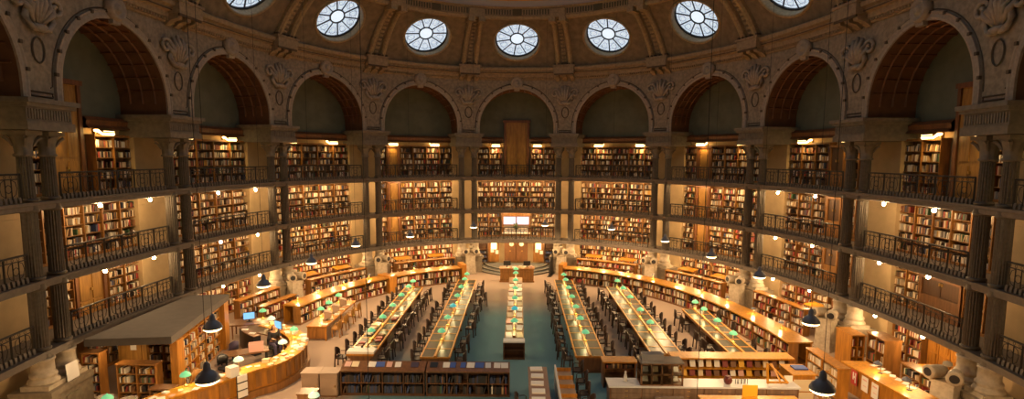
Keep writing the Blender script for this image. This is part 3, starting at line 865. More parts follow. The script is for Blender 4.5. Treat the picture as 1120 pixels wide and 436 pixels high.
# ------------------------------------------------------------------ gallery railings
def railing(k, lev):
    g = LEVEL[lev][0]; f = WF(k); v = -0.08; H = 0.95; u0, u1 = -3.05, 3.05
    t = thing('gallery_railing', 'black iron railing along the %s of the %s' % (LEVEL[lev][3], bayname(k)), 'railing', W(k, 0, v, g), 0, 'black iron gallery railings', world=True)
    n = 12; us = [u0+(u1-u0)*i/n for i in range(n+1)]
    mb().tube([(u, v, g+H) for u in us], 0.036, 6, f=f).build('handrail', M_RAIL, t)
    mb().tube([(u, v, g+.12) for u in us], 0.026, 4, f=f).tube([(u, v, g+H-.16) for u in us], .018, 4, f=f).build('lower_rail', M_RAIL, t)
    np_ = 7
    for i in range(np_):
        u = u0+(u1-u0)*i/(np_-1)
        mb().bar((u, v, g+.005), (u, v, g+H), .06, f=f).build('post', M_RAIL, t)
        if i < np_-1:
            w = (u1-u0)/(np_-1); c = u+w/2; b = mb()
            for d in (-.13, .13): b.bar((c+d, v, g+.12), (c+d, v, g+H-.14), .032, f=f)
            b.tube([(c+.13*math.sin(2*PI*j/10), v, g+.48+.13*math.cos(2*PI*j/10)) for j in range(10)], .014, 4, closed=True, f=f)
            for q in range(4): b.tube([(c-w*.375+q*w*.25+.05*math.sin(2*PI*j/6), v, g+H-.08+.05*math.cos(2*PI*j/6)) for j in range(6)], .009, 4, closed=True, f=f)
            for d in (-1, 1):
                b.tube([(c+d*.13, v, g+.2), (c+d*.3, v, g+.3), (c+d*.36, v, g+.5), (c+d*.3, v, g+.7), (c+d*.13, v, g+.78)], .013, 4, f=f)
            b.build('scroll_panel', M_RAIL, t)
            b = mb()
            for q in range(5):
                x = c-w*.4+q*w*.2
                b.extrude([(v-.05, g+.002), (v+.04, g+.002), (v+.04, g+.08), (v+.015, g+.2), (v-.025, g+.2), (v-.05, g+.08)], x-.055, x+.055, f=f)
            b.build('foot_ornaments', M_GAL, t)
for k in VIS:
    for lev in (1, 2, 3): railing(k, lev)

# ------------------------------------------------------------------ lamps of the galleries
P_BULB, P_TOP, P_STRIP = 85, 45, 60
def bulb(k, u, g, label):
    p = W(k, u, 0.12, g-.30)
    t = thing('bare_bulb', label, 'lamp', p, 0, 'bare bulbs under the galleries')
    mb().lathe([(.03, .08), (.035, 0), (.03, -.04)], 8).build('socket', M_BRASS, t)
    mb().lathe([(.025, -.04), (.06, -.075), (.078, -.12), (.055, -.18), (.015, -.2)], 10).build('glass_bulb', M_BULB, t)
    light(t, (0, 0, -.24), P_BULB, WARM, 0.05)
def strip(k, g, label):
    f = WF(k)
    t = thing('strip_light', label, 'lamp', W(k, 0, .35, g-.27), 0, 'strip lights under the galleries', world=True)
    mb().box(-2.9, 2.9, .28, .42, g-.27, g-.24, f=f, nu=6).build('fixture_rail', M_BRASS, t)
    mb().tube([(-2.85+5.7*i/8, .35, g-.285) for i in range(9)], .016, 6, f=f).build('lamp_tube', M_BULB2, t)
    for u in (-2.2, -.75, .75, 2.2): light(t, W(k, u, .35, g-.36), P_STRIP, WARM, 0.06)
for k in VIS:
    for lev in (1, 2, 3):
        g = LEVEL[lev][0]; und = {1: 'lowest', 2: 'middle', 3: 'top'}[lev]
        if abs(k) >= 3:
            if k == -4 and lev == 1: continue
            s = 1 if k < 0 else -1
            if abs(k) < 5: bulb(k, s*.33*S*.85, g, 'glowing bare bulb under the %s gallery, farther one of the %s' % (und, bayname(k)))
            bulb(k, -s*.10*S, g, 'glowing bare bulb under the %s gallery, nearer one of the %s' % (und, bayname(k)))
        else:
            strip(k, g, 'long warm strip light under the %s gallery of the %s' % (und, bayname(k)))
def case_lamp(k, u, label, zt=10.2):
    f = WF(k)
    t = thing('bookcase_lamp', label, 'lamp', W(k, u, VF, zt), 0, 'reflector lamps on top of the upper bookcases', world=True)
    b = mb().extrude([(VF-.42, zt+.16), (VF-.44, zt+.06), (VF-.42, zt+.05), (VF-.25, zt+.2), (VF+.02, zt+.22), (VF+.04, zt+.26), (VF-.26, zt+.26)], u-.36, u+.36, f=f, nu=2)
    b.build('reflector_hood', M_BRASS, t)
    mb().extrude([(VF-.43, zt+.13), (VF-.43, zt-.02), (VF-.38, zt-.05), (VF-.2, zt+.06), (VF+.0, zt+.12), (VF-.0, zt+.2), (VF-.24, zt+.2)], u-.31, u+.31, f=f, nu=2).build('glowing_tube', M_CASEL, t)
    mb().box(u-.3, u-.26, VF-.06, VF+.1, zt+.006, zt+.25, f=f).box(u+.26, u+.3, VF-.06, VF+.1, zt+.006, zt+.25, f=f).build('bracket', M_BRASS, t)
    spot(t, Vector(W(k, u, VF-.24, zt-.08))-t.location, P_TOP, (1.0, .62, .22), .07, 2.5, .5)
LAMPS = {k: (-1.6, 1.6) for k in range(-3, 4)}
LAMPS.update({4: (-1.2, 1.6), -4: (1.2, -1.6), 5: (-1.5, 1.5), -5: (-1.5, 1.5)})
for k, us in LAMPS.items():
    for i, u in enumerate(sorted(us)):
        case_lamp(k, u, 'glowing brass reflector lamp on top gallery bookcase, %s one of the %s' % ('left' if i == 0 else 'right', bayname(k)))

# ------------------------------------------------------------------ far central podium: doors, signs, steps, desk
f = WF(0)
def far_box(name, label, cat, u0, u1, v0, v1, z0, z1, m): return tag(mb().box(u0, u1, v0, v1, z0, z1, f=f, nu=2).build(name, m, None, W(0, (u0+u1)/2, v0, z0)), label, cat)
pod = mb()
for i, (w, v) in enumerate(((3.3, -2.6), (2.9, -2.1), (2.5, -1.6))):
    pts = [(w, 1.2)]+[(w*math.cos(a), v*0.0+1.2-(1.2-v)*math.sin(a)) for a in [PI*j/16 for j in range(1, 16)]]+[(-w, 1.2)]
    pod.prism(pts, i*.14, (i+1)*.14, f=f)
struct('floor_podium', pod, mat('podium_carpet', (0.13, 0.13, 0.115), .85))
b = mb()
for i, (w, v) in enumerate(((3.3, -2.6), (2.9, -2.1), (2.5, -1.6))):
    b.tube([(w*math.cos(a)*1.002, 1.2-(1.2-v)*math.sin(a)*1.002, (i+1)*.14-.02) for a in [PI*j/24 for j in range(1, 24)]], .022, 4, f=f)
struct('trim_7', b, mat('step_nosing', (.5, .44, .36), .5))
for i, u in enumerate((-.46, .46)):
    t = thing('entrance_door', 'dark oak entrance door leaf with round porthole, %s of the far central pair' % ('left' if i == 0 else 'right'), 'door', W(0, u, 1.5, .42), 0, None, world=True)
    b = mb().box(u-.44, u+.44, 1.5, 1.58, .43, 2.3, f=f); b.box(u-.34, u+.34, 1.47, 1.5, .6, 1.3, f=f); b.box(u-.34, u+.34, 1.47, 1.5, 1.42, 2.2, f=f); b.build('door_leaf', M_CAB2, t)
    mb().box(u-.05, u+.05, 1.42, 1.47, 1.3, 1.4, f=f).build('handle', M_BRASS, t)
for i, u in enumerate((-.36, .40)):
    t = thing('wall_clock', 'round white wall dial, %s of two above the far central doors' % ('left' if i == 0 else 'right'), 'clock', W(0, u, 1.45, 1.95), 0, None, world=True)
    mb().lathe([(.17, .02), (.19, 0), (.19, -.05), (.17, -.06)], 20, (u, 1.40, 1.95), axis='y', f=f).build('clock_case', M_BRASS, t)
    mb().lathe([(.16, -.075), (.16, -.055)], 20, (u, 1.40, 1.95), axis='y', f=f).build('dial', M_WHITE, t)
    mb().box(u-.012, u+.012, 1.31, 1.324, 1.95, 2.06, f=f).box(u-.08, u, 1.31, 1.324, 1.94, 1.96, f=f).build('hand', M_BLACK, t)
for i, u in enumerate((-1.72, 1.72)):
    sd = 'left' if i == 0 else 'right'
    t = thing('side_door', 'wooden side door with notices under the %s green exit sign' % sd, 'door', W(0, u, 1.5, .42), 0, None, world=True)
    mb().box(u-.4, u+.4, 1.5, 1.58, .43, 2.25, f=f).build('door_leaf', M_CASE, t)
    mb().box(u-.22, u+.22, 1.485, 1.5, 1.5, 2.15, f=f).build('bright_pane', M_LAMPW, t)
    t = thing('exit_sign', 'small lit green exit sign above the %s side door' % sd, 'sign', W(0, u, 1.3, 2.15), 0, None, world=True)
    mb().box(u-.17, u+.17, 1.2, 1.3, 2.12, 2.28, f=f).build('sign_case', M_BLACK, t)
    mb().box(u-.155, u+.155, 1.18, 1.2, 2.135, 2.265, f=f).build('lit_face', M_EXIT, t)
    b = mb().lathe([(.022, 0), (.022, -.008)], 8, (u+.03, 1.18, 2.24), axis='y', f=f); b.bar((u+.02, 1.175, 2.215), (u-.01, 1.175, 2.18), .03, f=f); b.bar((u-.01, 1.175, 2.18), (u-.05, 1.175, 2.15), .02, f=f); b.bar((u-.01, 1.175, 2.18), (u+.04, 1.175, 2.155), .02, f=f); b.bar((u+.02, 1.175, 2.2), (u+.07, 1.175, 2.19), .015, f=f)
    b.build('running_figure', M_WHITE, t)
    for j, (du, z) in enumerate(((-.24, 1.25), (.12, 1.1))):
        tag(mb().box(u+du, u+du+.24, 1.465, 1.478, z, z+.32, f=f).build('notice_sheet', M_WHITE, None, W(0, u+du, 1.47, z)), 'white notice sheet, %s of two on the %s side door' % ('upper' if j == 0 else 'lower', sd), 'notice')
for i, (u0, u1) in enumerate(((-3.0, -2.2), (2.2, 3.0))):
    sd = 'left' if i == 0 else 'right'
    t = thing('dark_bookcase', 'dark walnut open shelf unit beside the far steps on the %s' % sd, 'bookcase', W(0, (u0+u1)/2, 1.0, 0), 0, None, world=True)
    b = mb().box(u0, u0+.06, 1.0, 1.5, .43, 2.25, f=f).box(u1-.06, u1, 1.0, 1.5, .43, 2.25, f=f).box(u0, u1, 1.44, 1.5, .43, 2.25, f=f).box(u0, u1, 1.0, 1.5, 2.2, 2.27, f=f)
    b.build('case_frame', M_CAB, t)
    for z in (.46, .85, 1.2, 1.55):
        mb().box(u0+.06, u1-.06, 1.02, 1.44, z, z+.03, f=f).build('shelf', M_CAB, t)
        if z < 1.5: fill_shelf(W(0, u0+.09, 1.07), W(0, u1-.09, 1.07), (math.sin(ring((u0+u1)/2/S)[2]), math.cos(ring((u0+u1)/2/S)[2])), z+.035, .27, .3, [0, 0, 0, 0, 1, 0, 0, 2, 6, 0, 2, 0], None, .95, .05, .09)
for i in range(3):
    t = thing('poster_stand', 'black leaning stand with white sheet, %s from the far right steps' % nth(i), 'stand', W(0, 3.15, -.95-.6*i, 0), 0, None, world=True)
    u, v = 3.15, -.95-.6*i
    mb().box(u-.03, u+.03, v-.22, v+.22, 0.0, 1.75-.3*i, f=f).box(u-.2, u+.2, v-.2, v+.2, 0, .04, f=f).build('stand_board', M_BLACK, t)
    mb().box(u-.045, u-.031, v-.16, v+.16, 1.0-.3*i, 1.6-.3*i, f=f).build('sheet', M_WHITE, t)
# central desk
dk = thing('issue_desk', 'wide dark wooden desk on the podium before the far central doors', 'desk', (0.1, 18.75, 0))
b = mb().box(-1.25, 1.25, -.4, -.34, .0, .98).box(-1.25, -1.19, -.34, .5, .0, .98).box(1.19, 1.25, -.34, .5, .0, .98)
for i in range(4): b.box(-1.15+i*.6, -.62+i*.6, -.43, -.4, .15, .85)
b.box(-1.3, 1.3, -.47, -.3, 0.0, .12)
b.build('desk_front', M_CASE, dk)
mb().box(-1.32, 1.32, -.46, .55, .98, 1.04).build('desk_top', M_CASE, dk)
for i, x in enumerate((-.75, .75)):
    t = thing('monitor', 'black computer monitor seen from behind on the far desk, %s one' % ('left' if i == 0 else 'right'), 'monitor', (0.1+x, 18.85, 1.04))
    mb().box(-.14, .14, -.08, .1, 0, .02).box(-.03, .03, -.01, .03, .02, .16).build('monitor_stand', M_BLACK, t)
    mb().box(-.27, .27, -.03, .02, .14, .48).build('screen_housing', M_BLACK, t)
for i, (x, m, w) in enumerate(((-.2, M_WHITE, .3), (.25, M_CREAM, .22), (1.05, M_PINK, .2))):
    tag(mb().box(x-w/2, x+w/2, -.12, .12, 1.045, 1.12+.05*i).build('paper_stack', m, None, (0, 0, 0)), ('white', 'cream', 'pink')[i]+' paper stack lying on the far podium desk', 'papers').location = (0.1, 18.6, 0)

# ------------------------------------------------------------------ ring counters with low shelves
def ring_counter(k0, k1, label, v0, v1, h=1.1, rows=2, wts=REDW, fill=.9):
    t = thing('counter_bookcase', label, 'counter', W((k0+k1)/2, 0, v0, 0), 0, None, world=True)
    n = max(4, int((k1-k0)*8)); fk = lambda p: W(p[0], 0, p[1], p[2])
    mb().box(k0, k1, v0-.06, v1+.06, h-.07, h, f=fk, nu=n).build('counter_top', M_CTOP, t)
    mb().box(k0, k1, v0+.42, v0+.46, .1, h-.07, f=fk, nu=n).build('back_panel', M_BACK, t)
    mb().box(k0, k1, v1-.05, v1, 0.0, h-.07, f=fk, nu=n).build('rear_panel', M_HONEY, t)
    mb().box(k0, k1, v0+.02, v1-.06, 0.0, .1, f=fk, nu=n).build('plinth', M_CAB2, t)
    ns = int((k1-k0)*S*.85/1.05)
    for i in range(ns+1):
        k = k0+(k1-k0)*i/ns; d = .02/S
        mb().box(max(k0, k-d), min(k1, k+d), v0, v0+.42, .1, h-.07, f=fk).build('upright', M_CASE, t)
    hh = (h-.07-.1)/rows
    for r in range(rows):
        if r: mb().box(k0, k1, v0+.02, v0+.42, .1+hh*r-.025, .1+hh*r, f=fk, nu=n).build('shelf', M_SHELF, t)
        for i in range(ns):
            ka = k0+(k1-k0)*i/ns+.03/S; kb = k0+(k1-k0)*(i+1)/ns-.03/S
            A, Bq = W(ka, 0, v0+.05), W(kb, 0, v0+.05); C = W((ka+kb)/2, 0, v1)
            d = Vector((C[0]-(A[0]+Bq[0])/2, C[1]-(A[1]+Bq[1])/2)).normalized()
            fill_shelf(A, Bq, d, .105+hh*r, hh-.05, .32, wts, None, fill, .04, .09)
    return t
ring_counter(.64, 3.78, 'long curved counter with golden top and red books below, right half of the room', -4.05, -3.0)
ring_counter(-3.0, -1.74, 'curved counter with golden top and red books, longer part on the left', -4.05, -3.0)
ring_counter(-1.62, -.73, 'curved counter with golden top and red books, far short part on the left', -4.05, -3.0)
for kk, sd in ((.60, 'right'), (-.685, 'left')):
    fk = lambda p: W(p[0], 0, p[1], p[2])
    tag(mb().box(kk-.03, kk+.03, -4.15, -2.9, 0, 1.35, f=fk).build('end_pedestal', M_HONEY, None, W(kk, 0, -4, 0)), 'tall honey wood end block closing the %s counter near the far steps' % sd, 'pedestal')
tag(mb().box(-1.73, -1.63, -4.2, -2.9, 0, 1.2, f=lambda p: W(p[0], 0, p[1], p[2])).build('end_pedestal', M_HONEY, None, W(-1.7, 0, -4, 0)), 'plain honey wood block standing midway in the left counter', 'pedestal')
# reading lamps on the counters: small brass bankers' lamps
def counter_lamp(k, v, label, z=1.1):
    x, y, th = ring(k); p = W(k, 0, v, z)
    t = thing('counter_lamp', label, 'lamp', p, -th, 'low brass lamps along the golden counters')
    mb().lathe([(.07, 0), (.07, .015), (.02, .03), (.012, .05), (.012, .30)], 10).build('lamp_stem', M_BRASS, t)
    mb().lathe([(.12, .28), (.1, .34), (.05, .37), (.01, .375)], 12).build('lamp_shade', M_ENAM, t)
    mb().lathe([(.01, .27), (.035, .285), (.03, .31)], 8).build('bulb', M_BULB, t)
    light(t, (0, 0, .24), 34, WARM, .04)
kk = [.80, 1.12, 1.45, 1.78, 2.1, 2.45, 2.8, 3.15, 3.5]
for i, k in enumerate(kk): counter_lamp(k, -3.35, 'small dark lamp on the right golden counter, %s from the far end' % nth(i))
kk = [-.95, -1.3, -1.9, -2.25, -2.6, -2.88]
for i, k in enumerate(kk): counter_lamp(k, -3.35, 'small dark lamp on the left golden counter, %s from the far end' % nth(i))

# low bookcases and reading stands between counter and wall
def low_case(k, u0, u1, v, label, rows=2, h=1.25, wts=REDW):
    f = WF(k)
    t = thing('low_bookcase', label, 'bookcase', W(k, (u0+u1)/2, v, 0), 0, 'low bookcases behind the counters', world=True)
    ns = max(2, int((u1-u0)/1.1)); b = mb()
    b.box(u0, u1, v, v+.36, 0, .08, f=f, nu=4).box(u0, u1, v+.34, v+.38, .08, h, f=f, nu=4)
    for i in range(ns+1):
        u = u0+(u1-u0)*i/ns; b.box(max(u0, u-.02), min(u1, u+.02), v, v+.34, .08, h-.04, f=f)
    b.build('case_frame', M_CASE, t)
    mb().box(u0-.02, u1+.02, v-.03, v+.42, h-.04, h, f=f, nu=4).build('case_top', M_HONEY, t)
    hh = (h-.12)/rows
    for r in range(rows):
        if r: mb().box(u0+.02, u1-.02, v+.01, v+.34, .08+hh*r-.025, .08+hh*r, f=f, nu=4).build('shelf', M_SHELF, t)
        for i in range(ns):
            ua = u0+(u1-u0)*i/ns+.03; ub = u0+(u1-u0)*(i+1)/ns-.03
            A, Bq = W(k, ua, v+.04), W(k, ub, v+.04); C = W(k, (ua+ub)/2, v+.5)
            d = Vector((C[0]-(A[0]+Bq[0])/2, C[1]-(A[1]+Bq[1])/2)).normalized()
            fill_shelf(A, Bq, d, .085+hh*r, hh-.06, .28, wts, None, .88, .035, .08)
def reading_stand(k, u, v, label, w=1.3):
    f = WF(k)
    t = thing('reading_stand', label, 'table', W(k, u, v, 0), 0, 'reading stands under the galleries', world=True)
    mb().extrude([(v-.35, 1.36), (v+.35, 1.46), (v+.35, 1.50), (v-.35, 1.40)], u-w/2, u+w/2, f=f, nu=2).build('table_top', M_CTOP, t)
    for sx in (-1, 1):
        for sy in (-1, 1): mb().bar((u+sx*(w/2-.06), v+sy*.28, 0), (u+sx*(w/2-.06), v+sy*.28, 1.38), .06, f=f).build('leg', M_CASE, t)
for k in (-2, -1, 1, 2):
    low_case(k, -2.6, 2.6, -1.1, 'low bookcase of red and white books before the wall, %s' % bayname(k), 3, 1.35)
for k in (1, 2, -1, -2):
    for i, u in enumerate((-1.5, 1.3)):
        reading_stand(k, u, .1, 'golden sloped reading stand behind low bookcase, %s one of the %s' % ('left' if i == 0 else 'right', bayname(k)))
low_case(3, -2.6, 1.9, -.9, 'low bookcase of mixed books before the wall, third right bay', 3, 1.45)
reading_stand(3, 1.2, .3, 'golden sloped reading stand in the third right bay')
low_case(-3, -1.0, 2.6, -1.0, 'low bookcase of red books before the wall, third left bay', 3, 1.45)
low_case(-3, -.6, 2.6, -2.2, 'second row low bookcase of red books, third left bay', 2, 1.1)

# ------------------------------------------------------------------ reading desks, lamps, chairs
def make_lamp(loc, rz, label, shade=M_SHADE, z=0.0):
    t = thing('desk_lamp', label, 'lamp', loc, rz, 'green glass desk lamps')
    mb().lathe([(.10, 0), (.10, .02), (.04, .05), (.02, .07)], 12).build('lamp_base', M_BRASS, t)
    mb().lathe([(.014, .05), (.014, .46)], 8).build('lamp_stem', M_BRASS, t)
    mb().lathe([(.19, .38), (.19, .395), (.175, .44), (.14, .485), (.085, .52), (.03, .54)], 18, cap=False).lathe([(.03, .54), (.02, .57), (.0, .58)], 8, cap=False).build('lamp_shade', shade, t)
    mb().lathe([(.01, .36), (.05, .38), (.05, .42), (.02, .46)], 10).build('bulb', M_BULB2, t)
    light(t, (0, 0, .335), P_DESK, (1.0, .72, .36), .05)
    return t
P_DESK = 13
LAMP0 = {}
def lamp(loc, label, shade=M_SHADE):
    if shade.name not in LAMP0:
        LAMP0[shade.name] = make_lamp(loc, 0, label, shade); return LAMP0[shade.name]
    return dup(LAMP0[shade.name], loc, rng.uniform(0, 6), label)
def make_chair(loc, rz, label, m=M_CHAIR, ms=M_CHAIRS):
    """chair faces -y (its back at +y)"""
    t = thing('reading_chair', label, 'chair', loc, rz, 'chairs of the reading room')
    mb().prism([(-.22, -.22), (.22, -.22), (.24, .0), (.19, .2), (-.19, .2), (-.24, .0)], .42, .48).build('seat', ms, t)
    b = mb(); n = 9; vs = []; fs = []
    for i in range(n):
        a = math.radians(-62+124*i/(n-1)); x = .25*math.sin(a); y = .25*math.cos(a)
        zt = .90-.16*(abs(i-4)/4)**2.2
        for r, z in ((1.04, .5), (1.04, zt), (.88, zt), (.88, .5)): vs.append((x*r, y*r-.0+.0, z))
    for i in range(n-1):
        for j in range(4): fs.append((4*i+j, 4*i+(j+1) % 4, 4*i+4+(j+1) % 4, 4*i+4+j))
    fs += [(0, 1, 2, 3), (4*n-1, 4*n-2, 4*n-3, 4*n-4)]
    b.add(vs, fs, False)
    b.build('backrest', m, t)
    for sx in (-1, 1):
        mb().bar((sx*.19, -.18, .0), (sx*.19, -.18, .42), .045).build('leg', m, t)
        mb().bar((sx*.18, .22, .0), (sx*.17, .18, .64), .045).build('leg', m, t)
        mb().tube([(sx*.22, .08, .66), (sx*.25, -.1, .66), (sx*.22, -.17, .64), (sx*.2, -.18, .42)], .018, 5).build('armrest', m, t)
    return t
CHAIR0 = {}
def chair(loc, rz, label, m=M_CHAIR, ms=M_CHAIRS):
    if m.name not in CHAIR0:
        CHAIR0[m.name] = make_chair(loc, rz, label, m, ms); return
    dup(CHAIR0[m.name], loc, rz, label)
def long_desk(name, xc, y0, y1, w, lampys, chairs=True, sides=(-1, 1), open_pages=False, legs=True):
    h = .76; L = y1-y0
    t = thing('reading_desk', 'very long reading desk with dark glossy top, '+name if not open_pages else 'long central desk with white magazines along both sides', 'desk', (xc, y0, 0))
    mb().box(-w/2, w/2, 0, L, h-.07, h-.01).build('desk_top', M_HONEY if not open_pages else M_CASE, t)
    n = max(3, round(L/1.12)); st = L/n
    for s in (-1, 1):
        if open_pages: continue
        for i in range(n):
            mb().box(min(s*.09, s*(w/2-.07)), max(s*.09, s*(w/2-.07)), i*st+.035, (i+1)*st-.035, h-.01, h-.004).build('writing_panel', M_LEATH, t)
    if not open_pages:
        b = mb().box(-w/2, -w/2+.07, 0, L, h-.01, h+.012).box(w/2-.07, w/2, 0, L, h-.01, h+.012)
        for i in range(n+1): b.box(-w/2+.07, w/2-.07, max(0, i*st-.035), min(L, i*st+.035), h-.01, h+.008)
        b.build('border_strips', M_GOLD, t)
        mb().box(-.05, .05, .6 if name == 'leftmost desk' else 0, L, h-.01, h+.06).build('centre_rail', M_GOLD, t)
    else:
        b = mb().extrude([(0, 0), (0, 0)] and [(0.0, h), (L, h), (L, h+.22), (0, h+.22)], -.06, .06); b.build('centre_rail', M_CASE, t)
    b = mb().box(-w/2+.06, w/2-.06, .04, L-.04, h-.19, h-.07); b.build('apron', M_CAB2, t)
    m = max(2, round(L/3.2))
    for i in range(m+1):
        y = .12+(L-.24)*i/m
        mb().box(-w/2+.16, w/2-.16, y-.06, y+.06, 0, h-.19).box(-w/2+.1, w/2-.1, y-.09, y+.09, 0, .08).build('pedestal_leg', M_CAB2, t)
    for i, y in enumerate(lampys):
        sh = M_SHADE
        if name == 'inner left desk' and i == 2: sh = M_SHADET
        if open_pages and i == 1: sh = M_SHADET
        lamp((xc, y, h+(.06 if not open_pages else .22)), '%s glass desk lamp, %s from the near end of the %s' % ('turquoise' if sh is M_SHADET else 'green', nth(i), name if not open_pages else 'central desk'), sh)
    if chairs:
        for s in sides:
            m = int(L/1.12); sd = 'left' if s < 0 else 'right'
            for i in range(m):
                if rng.random() < .08: continue
                y = y0+(i+.5)*L/m+rng.uniform(-.1, .1); off = w/2+rng.uniform(.27, .45)
                rz = (-PI/2 if s > 0 else PI/2)+rng.uniform(-.25, .25)
                chair((xc+s*off, y, 0), rz, 'dark round-backed chair, %s from near end, %s side of the %s' % (nth(i), sd, name))
    return t
LY = [2.4, 4.65, 6.9, 9.15, 11.4, 13.65, 15.3]
long_desk('inner left desk', -3.35, .2, 15.55, 1.3, LY)
long_desk('inner right desk', 3.35, .5, 15.8, 1.3, LY)
long_desk('leftmost desk', -6.65, .45, 13.2, 1.2, [2.4, 4.65, 6.9, 9.2, 11.4, 12.9])
long_desk('outer right desk', 6.75, .78, 13.7, 1.4, [4.1, 6.4, 9.15, 11.4, 13.45])
long_desk('rightmost desk', 10.2, .85, 8.35, 1.35, [2.4, 4.5, 6.6, 8.1])
long_desk('central desk', .03, 2.6, 16.6, .92, [3.6, 5.85, 8.1, 10.5, 12.75, 15.0, 16.4], chairs=False, open_pages=True)
t = thing('end_shelf', 'dark walnut shelf unit closing the near end of the central desk', 'shelf', (.03, 2.3, 0))
b = mb().box(-.5, -.45, -.25, .27, 0, .8).box(.45, .5, -.25, .27, 0, .8).box(-.45, .45, .22, .27, 0, .8).box(-.45, .45, -.22, .22, 0, .08); b.build('case_frame', M_CAB, t)
mb().box(-.5, .5, -.25, .27, .8, .86).build('case_top', M_WHITE, t)
mb().box(-.45, .45, -.2, .22, .42, .45).build('shelf', M_CAB, t)
for i in range(11):
    for s in (-1, 1):
        y = 3.3+i*1.17
        m = rng.choice([M_WHITE, M_WHITE, M_CREAM, M_CAB2, M_PINK])
        o = mb().box(-.15, .15, -.42, .42, 0, .03).build('magazine_pile', m, None, (0, 0, 0)); o.location = (.03+s*.26, y, .765); o.rotation_euler = (0, 0, rng.uniform(-.1, .1))
        tag(o, 'flat pile of magazines, %s from near end, %s side of central desk' % (nth(i), 'left' if s < 0 else 'right'), 'magazines', 'magazine piles on the central desk')
# clutter on leftmost desk
for i in range(16):
    y = .9+rng.uniform(0, 5.5); s = rng.choice((-1, 1)); m = rng.choice([M_WHITE, M_CREAM, M_WHITE, M_BOOK[3], M_BOOK[5]])
    nm = {M_WHITE: 'white', M_CREAM: 'cream', M_BOOK[3]: 'brown', M_BOOK[5]: 'dark red'}[m]
    o = mb().box(-.15, .15, -.11, .11, 0, rng.uniform(.03, .2)).build('book_pile', m, None, (0, 0, 0)); o.location = (-6.65+s*.33, 1.25+i*.34, .774); o.rotation_euler = (0, 0, rng.uniform(-.5, .5))
    tag(o, '%s pile of books and papers, %s from the near end of the leftmost desk' % (nm, nth(i)), 'books', 'piles on the leftmost desk')
o = mb().box(-.6, .6, -.22, .3, 0, .1).build('display_tray', M_WHITE, None, (0, 0, 0)); o.location = (-6.65, .8, .775); tag(o, 'white tray across the near end of the leftmost desk', 'tray')
o.location = (-6.65, .70, .776)

# ------------------------------------------------------------------ front display bookcases
def front_case(x0, x1, y, label, who, nsec, topm):
    t = thing('display_bookcase', label, 'bookcase', ((x0+x1)/2, y, 0)); w = (x1-x0)/2
    b = mb().box(-w, -w+.05, 0, .5, 0, 1.0).box(w-.05, w, 0, .5, 0, 1.0).box(-w+.05, w-.05, .46, .5, 0, 1.0).box(-w+.05, w-.05, .02, .46, 0, .1).box(-w+.05, w-.05, .0, .46, .95, 1.0)
    for i in range(1, nsec):
        x = -w+2*w*i/nsec; b.box(x-.02, x+.02, .0, .46, .1, .95)
    b.build('case_frame', M_CAB, t)
    mb().extrude([(-.04, 1.0), (.56, 1.22), (.56, 1.17), (.5, 1.0)], -w, w).build('sloped_top', topm, t)
    mb().box(-w, w, -.05, -.03, 1.0, 1.04).build('book_ledge', topm, t)
    for r in range(2):
        z = .1+.43*r
        if r: mb().box(-w+.05, w-.05, .01, .46, z-.025, z).build('shelf', M_CAB2, t)
        for i in range(nsec):
            a = x0+(x1-x0)*i/nsec+(.055 if i == 0 else .025); c = x0+(x1-x0)*(i+1)/nsec-(.055 if i == nsec-1 else .025)
            fill_shelf((a, y+.04), (c, y+.04), (0, 1), z+.005, .36, .3, DARKW, (who, 'F', None, 1-r, i), .97, .04, .075, .8)
    return t
front_case(-6.72, -3.42, -2.05, 'dark walnut display bookcase with leaflets on its sloped top, left of two', 'left display bookcase', 4, M_CAB2)
front_case(-3.36, -.10, -2.05, 'dark walnut display bookcase with leaflets on its sloped top, right of two', 'right display bookcase', 4, M_CAB2)
def leaflet(x, w, m, label, t_=.35, h=.3):
    o = mb().box(-w/2, w/2, 0, h, 0, .012).build('leaflet', m, None, (0, 0, 0)); s = math.atan2(.22, .6)
    o.location = (x, -2.05+.03+t_*.5, 1.035+t_*.5*.367); o.rotation_euler = (s, 0, rng.uniform(-.08, .08)); tag(o, label, 'leaflet', 'leaflets on the sloped tops')
for i, (x, w, m, c) in enumerate(((-6.5, .24, M_PINK, 'pink'), (-6.2, .28, M_CREAM, 'cream'), (-5.55, .3, M_WHITE, 'white'), (-5.2, .34, M_BLUE, 'blue'), (-4.85, .22, M_PINK, 'pink'), (-4.5, .24, M_WHITE, 'white'), (-3.85, .3, M_PURPLE, 'purple'))):
    leaflet(x, w, m, '%s leaflet, %s from the left on the left display bookcase' % (c, nth(i)))
for i, (x, w, m, c) in enumerate(((-3.1, .3, M_BLACK, 'black'), (-2.6, .26, M_WHITE, 'white'), (-2.35, .22, M_BLUE, 'blue'), (-1.95, .2, M_BLUE, 'blue'), (-1.65, .3, M_WHITE, 'white'), (-1.3, .34, M_BLUE, 'blue'), (-.95, .22, M_GREYT, 'grey'), (-.6, .26, M_WHITE, 'white'), (-.3, .28, M_WHITE, 'white'))):
    leaflet(x, w, m, '%s leaflet, %s from the left on the right display bookcase' % (c, nth(i)))
# beige screens left of them
for i, x in enumerate((-7.85, -7.12)):
    t = thing('beige_screen_cabinet', 'beige panelled cabinet beside the dark display bookcase, %s of two' % ('left' if i == 0 else 'right'), 'cabinet', (x, -2.2, 0))
    mb().box(-.34, .34, 0, .6, .06, .93).build('cabinet_body', M_BEIGE, t)
    d = mb().box(-.32, .32, -.03, 0, .1, .78).build('door_panel', M_BEIGE, t); mb().box(.24, .27, -.06, -.03, .4, .5).build('handle', M_BRASS, d)
    mb().box(-.36, .36, -.04, .62, .93, .97).build('cabinet_top', M_BEIGE, t)
    mb().box(-.32, .32, .02, .58, 0, .06).build('plinth', M_CAB2, t)
